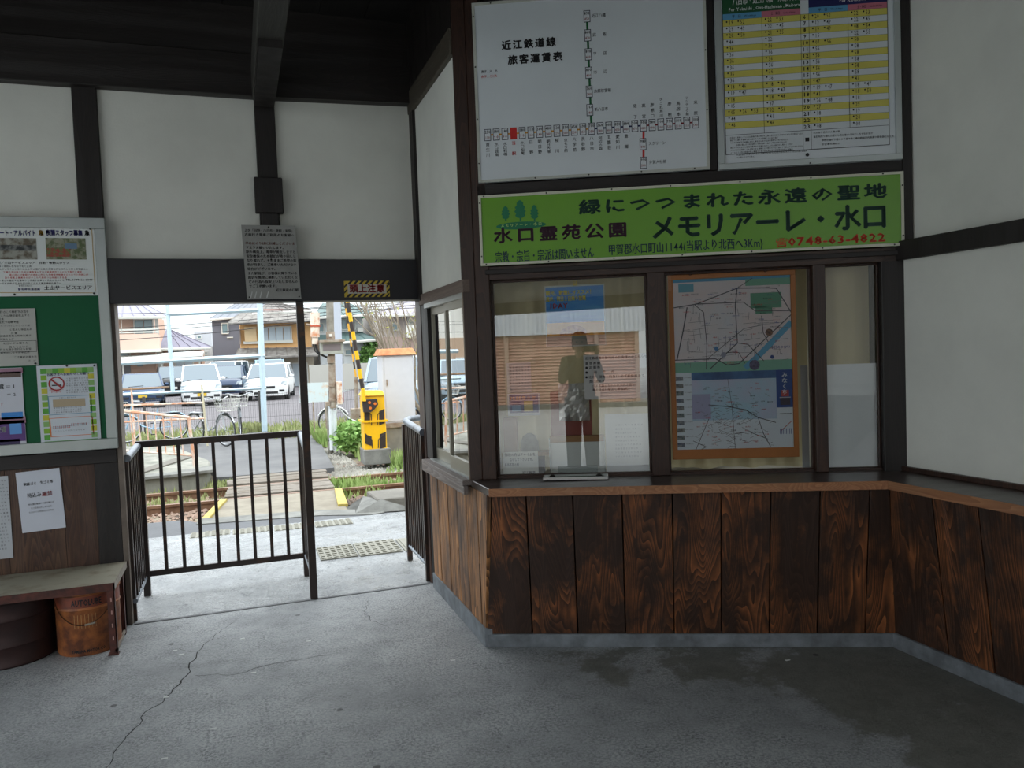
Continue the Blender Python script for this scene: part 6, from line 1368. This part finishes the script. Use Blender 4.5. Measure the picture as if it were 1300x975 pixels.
P('flange', MB().hexa([A(459, 536.5, -.05), A(491.5, 535, -.05), A(491.5, 535, .33), A(459, 536.5, .33)], [A(459, 534, -.05), A(491.5, 532.5, -.05), A(491.5, 532.5, .33), A(459, 534, .33)]), M_yb, g)
def pan(x0, y0, x1, y1, k, m=M_bk, d=-.026): P('black_panel', MB().quad(A(x0, y0 + (k if x1 > x0 else 0), d), A(x1, y1 - 0, d), A(x1, y1 - 12 - 0, d), A(x0, y0 - 12, d)) if False else MB().hexa([A(x0, y1 - k, d), A(x1, y1, d), A(x1, y1, d + .01), A(x0, y1 - k, d + .01)], [A(x0, y0, d), A(x1, y0 + k, d), A(x1, y0 + k, d + .01), A(x0, y0, d + .01)]), m, g)
pan(462.2, 522.5, 469.5, 537, 1.5); pan(481, 522, 487.8, 537, -3); pan(463.2, 551, 471.5, 566, 3); pan(482, 551, 489.5, 567, -3)
for pts_ in (((472.5, 569), (471.8, 558), (463, 550)), ((480, 568.5), (480.2, 558), (489.5, 548.5)), ((471.5, 540), (471, 526), (464, 520)), ((479, 539), (479, 526), (487.5, 519))): P('edge_line', MB().tube([A(*q_, -.024) for q_ in pts_], .007, 4), M_bk, g)
P('drive_plate', MB().prism([(lambda q_: (q_[0], q_[2]))(A(*q_)) for q_ in ((458.5, 507), (477, 506), (478.5, 513), (474, 519), (469, 523), (460.5, 523))], -.12, -.03, 'y'), mat('drive_dark', (52, 44, 44), .5), g, bev=.004)
for x, y in ((467.5, 510.5), (468.6, 517.5), (474.5, 512)): P('bolt', MB().lathe([(.022, -.128), (.022, -.118)], (A(x, y)[0], 0, A(x, y)[2]), 10, 'y').lathe([(.001, -.129), (.022, -.129)], (A(x, y)[0], 0, A(x, y)[2]), 10, 'y'), mat('bolt_orange', (226, 120, 40), .5), g)
for x, y in ((468, 498.5), (477, 498)): P('lid_bolt', MB()._blob(A(x, y, .05), .014, 6, (1, 1, 1)), M_wfr, g)
# striped arm: alternating sleeves
def arm(p0, p1, cuts, r_, Y_, d, nm='arm_sleeve', m0=None, n=8, m1=None):
    m0 = m0 or M_yb; m1 = m1 or M_bk
    for i in range(len(cuts) - 1):
        a_ = [p0[k] + (p1[k] - p0[k]) * cuts[i] for k in (0, 1)]; b__ = [p0[k] + (p1[k] - p0[k]) * cuts[i + 1] for k in (0, 1)]
        q0_, q1_ = py(*a_, Y_) - Vector(O), py(*b__, Y_) - Vector(O)
        P(nm, MB().tube([q0_ + Vector((0, d, 0)), q1_ + Vector((0, d, 0))], r_ if i % 2 == 0 else r_ * .93, n), m0 if i % 2 == 0 else m1, g)
P('arm_root', MB().hexa([A(458, 509, -.16), A(463, 509, -.16), A(463, 509, -.02), A(458, 509, -.02)], [A(457.5, 492, -.14), A(461, 492, -.14), A(461, 492, -.04), A(457.5, 492, -.04)]), M_yb, g, bev=.006)
L_tot = 493 - 340
cut = [0, .075, .14, .225, .30, .385, .46, .545, .63, .71, .80, .90, 1.0]
arm((459.3, 493), (433, 340), [0] + [(493 - y) / L_tot for y in (480.5, 468, 456.5, 445, 432, 421, 409, 397, 385, 372, 360, 348)], .033, Yb, -.08, m0=M_bk, m1=M_yb)
g2 = g
g = thing('second_barrier_arm', 'thin striped barrier arm raised farther off behind the thick one', 'barrier', (py(452, 520, 17.5).x, 17.5, G)); O = (py(452, 520, 17.5).x, 17.5, G)
pa, pb = (451.8, 478), (433, 350)
arm(pa, pb, [0] + [i * .075 for i in range(1, 14)], .022, 17.5, 0, m0=mat('arm_orange_yellow', (236, 176, 60), .5))
P('stand', MB().tube([(0, 0, 0), at(451.8, 478, 17.5, O)], .04, 8), M_rb2, g); P('stand_box', MB().box(-.12, .12, -.1, .1, 0, .55), M_rb2, g, bev=.01)
# white cabinet
Yc = 12.7; O = (py(507, 580, Yc).x, Yc, G)
g = thing('equipment_cabinet', 'tall white trackside equipment cabinet with a rusty orange roof', 'cabinet', O)
A = lambda x, y, d=0.0: (lambda q_: (q_.x, q_.y + d, q_.z))(at(x, y, Yc, O))
M_cw = mat('cabinet_white', (214, 216, 222), .5, var=.05)
x0_, x1_ = A(487, 500)[0], A(526.5, 500)[0]; zt_, zb_ = A(500, 451)[2], A(500, 537)[2]
P('body', MB().box(x0_, x1_, 0, .52, zb_, zt_), M_cw, g, bev=.006)
P('door', MB().box(x0_ + .03, x1_ - .02, -.012, 0, zb_ + .03, zt_ - .03), M_cw, g, bev=.004); P('handle', MB().box(x0_ + .05, x0_ + .07, -.03, -.012, zb_ + .62, zb_ + .72), M_rb2, g)
P('roof', MB().hexa([(x0_ - .05, -.05, zt_), (x1_ + .05, -.05, zt_), (x1_ + .05, .57, zt_), (x0_ - .05, .57, zt_)], [(x0_ + .0, .02, zt_ + .11), (x1_ - .0, .02, zt_ + .11), (x1_ - .0, .5, zt_ + .11), (x0_ + .0, .5, zt_ + .11)]), mat('cabinet_roof_rust', (224, 158, 106), .7, col2=(196, 120, 76), scale=7), g, bev=.006)
P('plinth', MB().box(x0_ - .02, x1_ + .02, -.02, .54, 0, zb_ - .06), mat('plinth_concrete', (150, 146, 136), .85, var=.2), g, bev=.01); P('base_frame', MB().box(x0_ - .06, x1_ + .04, -.05, .56, zb_ - .07, zb_), M_rb2, g)
# ---- planting
def leaves(name, label, c, rad, n, m, ls=.05, stem=None):
    g = thing(name, label, 'shrub' if name != 'tree' else 'tree', (c[0], c[1], G)); b = MB()
    for _ in range(n):
        while True:
            v = Vector((rr.uniform(-1, 1), rr.uniform(-1, 1), rr.uniform(-1, 1)))
            if .35 < v.length < 1: break
        p_ = Vector((v.x * rad[0], v.y * rad[1], c[2] + v.z * rad[2])); a_ = Vector((rr.uniform(-1, 1), rr.uniform(-1, 1), rr.uniform(-.6, 1))).normalized() * ls; s_ = a_.cross(Vector((rr.uniform(-1, 1), rr.uniform(-1, 1), rr.uniform(-1, 1)))).normalized() * ls * .45
        b.add([p_, p_ + a_ * .5 + s_, p_ + a_, p_ + a_ * .5 - s_], [(0, 1, 2, 3)])
    o = P('foliage', b, m, g); o['kind'] = 'stuff'
    P('stem', MB().tube([(0, 0, 0), (0, 0, c[2])], .04 * max(1, rad[0]), 6), mat('bark', (110, 96, 80), .9), g); return g
ML = mat('leaf_green', (118, 156, 78), .7, col2=(84, 126, 62), scale=3); MD = mat('leaf_dark', (96, 132, 92), .7, col2=(70, 104, 74), scale=.5)
leaves('shrub', 'leafy weed clump at the foot of the barrier machine and white bicycle', (1.95, 14.4, .22), (.42, .5, .30), 1000, mat('leaf_bright', (150, 186, 100), .7, col2=(120, 160, 80), scale=3), .09)
leaves('shrub', 'small shrub between the silver van and the barrier arm', (3.0, 18.0, .55), (.35, .35, .35), 500, ML, .08)
leaves('shrub', 'round green shrub against the foot of the white cabinet', (2.75, 13.4, .05), (.4, .4, .28), 700, mat('leaf_bright', (120, 172, 66), .7), .08)
leaves('tree', 'dark green tree beyond the white house with green roofs', (py(470, 450, 60).x, 60, 2.4), (1.3, 1.5, 2.4), 2600, MD, .35)
leaves('tree', 'paler green bushy tree in front of the dark green one', (py(474, 450, 48).x, 48, 1.2), (.9, 1, 1.5), 1600, ML, .24)
# bare tree with many upright shoots
O = (py(545, 500, 17).x, 17.0, G)
g = thing('bare_tree', 'bare branching tree with a few yellow green leaves beside the doorway jamb', 'tree', O)
br = MB(); lf = MB()
def grow(p_, d, L_, r_, k):
    pts_ = [p_]; 
    for i in range(4):
        d = (d + Vector((rr.uniform(-.10, .10), rr.uniform(-.10, .10), rr.uniform(-.02, .10)))).normalized(); pts_.append(pts_[-1] + d * L_ / 4)
    br.tube(pts_, r_, 4, False, r1=r_ * .55)
    if k > 0:
        for _ in range(3 if k > 1 else 2): q_ = pts_[rr.randint(1, 4)]; grow(q_, (d + Vector((rr.uniform(-.6, .6), rr.uniform(-.5, .5), rr.uniform(-.1, .5)))).normalized(), L_ * rr.uniform(.5, .8), r_ * .55, k - 1)
    else:
        for q_ in pts_[1:]:
            if rr.random() < .35: a_ = Vector((rr.uniform(-1, 1), rr.uniform(-1, 1), rr.uniform(-1, 1))) * .06; lf.add([q_, q_ + a_, q_ + a_ + Vector((.03, 0, .04))], [(0, 1, 2)])
for i in range(12): grow(Vector((rr.uniform(-.15, .15), rr.uniform(-.2, .2), 0)), Vector((-.75 + i * .11, rr.uniform(-.15, .15), 1)).normalized(), rr.uniform(1.6, 2.2), .035, 3)
P('branches', br, mat('bare_bark', (150, 138, 122), .9), g)['kind'] = 'stuff'; P('leaves', lf, mat('leaf_yellow', (176, 176, 90), .7), g)['kind'] = 'stuff'

# ================================================================== THE STREET SIDE behind the photographer (it shows in the ticket window)
S('ground_forecourt', MB().box(-40, 40, -45, -1.95, -.3, -.02), mat('forecourt_concrete', (166, 166, 162), .85, var=.12, scale=1))
DG_ = 4.197
def rp(x, y, d):     # point seen reflected at a pixel, at distance d behind the camera: (along the wall, height)
    r_ = ray(x, y); s_ = (2 * DG_ + d) / r_.dot(TN); return (r_.dot(TU) * s_, 1.55 + r_.z * s_)
D1 = 13.0; OS = CAM - TN * D1; OS.z = -.02
g = thing('shuttered_building', 'building with brown louvred shutters and white corrugated fascia, reflected in the ticket window', 'building', OS, TA)
M_lv = mat('louvre_brown', (222, 170, 146), .7, var=.15, scale=3); M_fs = mat('fascia_white', (238, 243, 248), .5)
uL, uR = rp(612, 480, D1)[0], rp(812, 480, D1)[0]; zf0 = rp(720, 422, D1)[1]; zf1 = rp(720, 384, D1)[1]
def shutter(x0, x1, z0, z1):
    n_ = int((z1 - z0) / .085); s_ = P('shutter', MB().box(x0, x1, -.04, .0, z0, z1), M_lv, g)
    for i in range(n_): z = z0 + (z1 - z0) * i / n_; P('slat', MB().hexa([(x0, -.02, z), (x1, -.02, z), (x1, .045, z), (x0, .045, z)], [(x0, -.02, z + .07), (x1, -.02, z + .07), (x1, .0, z + .07), (x0, .0, z + .07)]), M_lv, s_)
ps = [uL - 3.2, uL + .05, rp(643, 480, D1)[0], rp(757, 480, D1)[0], rp(808, 480, D1)[0]]
for i in range(len(ps) - 1): shutter(ps[i] + .09, ps[i + 1] - .02, 0, zf0)
for x in ps: P('post', MB().box(x - .02, x + .09, 0, .10, 0, zf0), mat('post_pale_brown', (206, 170, 146), .7), g)
n_ = 130; xs = [ps[0] - .3 + (ps[-1] + .3 - ps[0] + .3) * i / n_ for i in range(n_ + 1)]
b = MB()
for i in range(n_): dd = .03 if i % 2 else 0; b.box(xs[i], xs[i + 1], .10, .16 + dd, zf0 - .02, zf1)
P('fascia', b, M_fs, g)['kind'] = 'stuff'
P('roof', MB().box(ps[0] - .3, ps[-1] + .3, -6, .2, zf1, zf1 + .08), M_fs, g); P('rear_wall', MB().box(ps[0], ps[-1], -6, -.05, 0, zf1), mat('wall_brown_rear', (150, 120, 100), .8), g)
o = P('kerb_stone', MB().box(-12, 14, -.15, .15, 0, .12), M_kerb, None, loc=OS + TN * .9, rz=TA); tag(o, 'pale kerb along the street opposite the station entrance', 'kerb')
g = thing('street_house', 'pale house standing beyond the shuttered building across the street', 'house', OS + TU * 9 - TN * 6, TA)
P('wall', MB().box(-5.4, 4, -6, 0, 0, 5), wmat('wall_white', (232, 232, 228)), g); P('roof', MB().hexa([(-6, -6.6, 5), (4.6, -6.6, 5), (4.6, .6, 5), (-6, .6, 5)], [(-4.5, -3.2, 6.6), (3, -3.2, 6.6), (3, -2.8, 6.6), (-4.5, -2.8, 6.6)]), M_slate, g)
f_ = P('window', MB().frame(-3.4, -1.4, 1.0, 2.4, .08, 0, .08), M_wfr, g); P('pane', MB().box(-3.32, -1.48, .02, .05, 1.08, 2.32), M_win, f_)
portal('portal_doorway', (.25, 5.30, 0.98), (math.radians(90), 0, 0), 1.9, 1.95)
portal('portal_rear', (-1.5, -2.02, 1.05), (math.radians(-90), 0, 0), 3.6, 2.1)
portal('portal_left', (-3.46, 2.1, 1.7), (math.radians(90), 0, math.radians(90)), 4.3, 3.4)  # sky through the added left opening
portal('portal_office', (2.5, 5.2, 1.52), (math.radians(90), 0, 0), 1.2, 1.15)  # sky through the added office window
portal('portal_rear_window', (2.6, -2.02, 1.8), (math.radians(-90), 0, 0), 1.2, 1.7)  # sky through the added rear window
portal('portal_transom', (-.05, -2.0, 3.0), (math.radians(-90), 0, 0), 6.3, 1.05)  # sky through the added transom openings
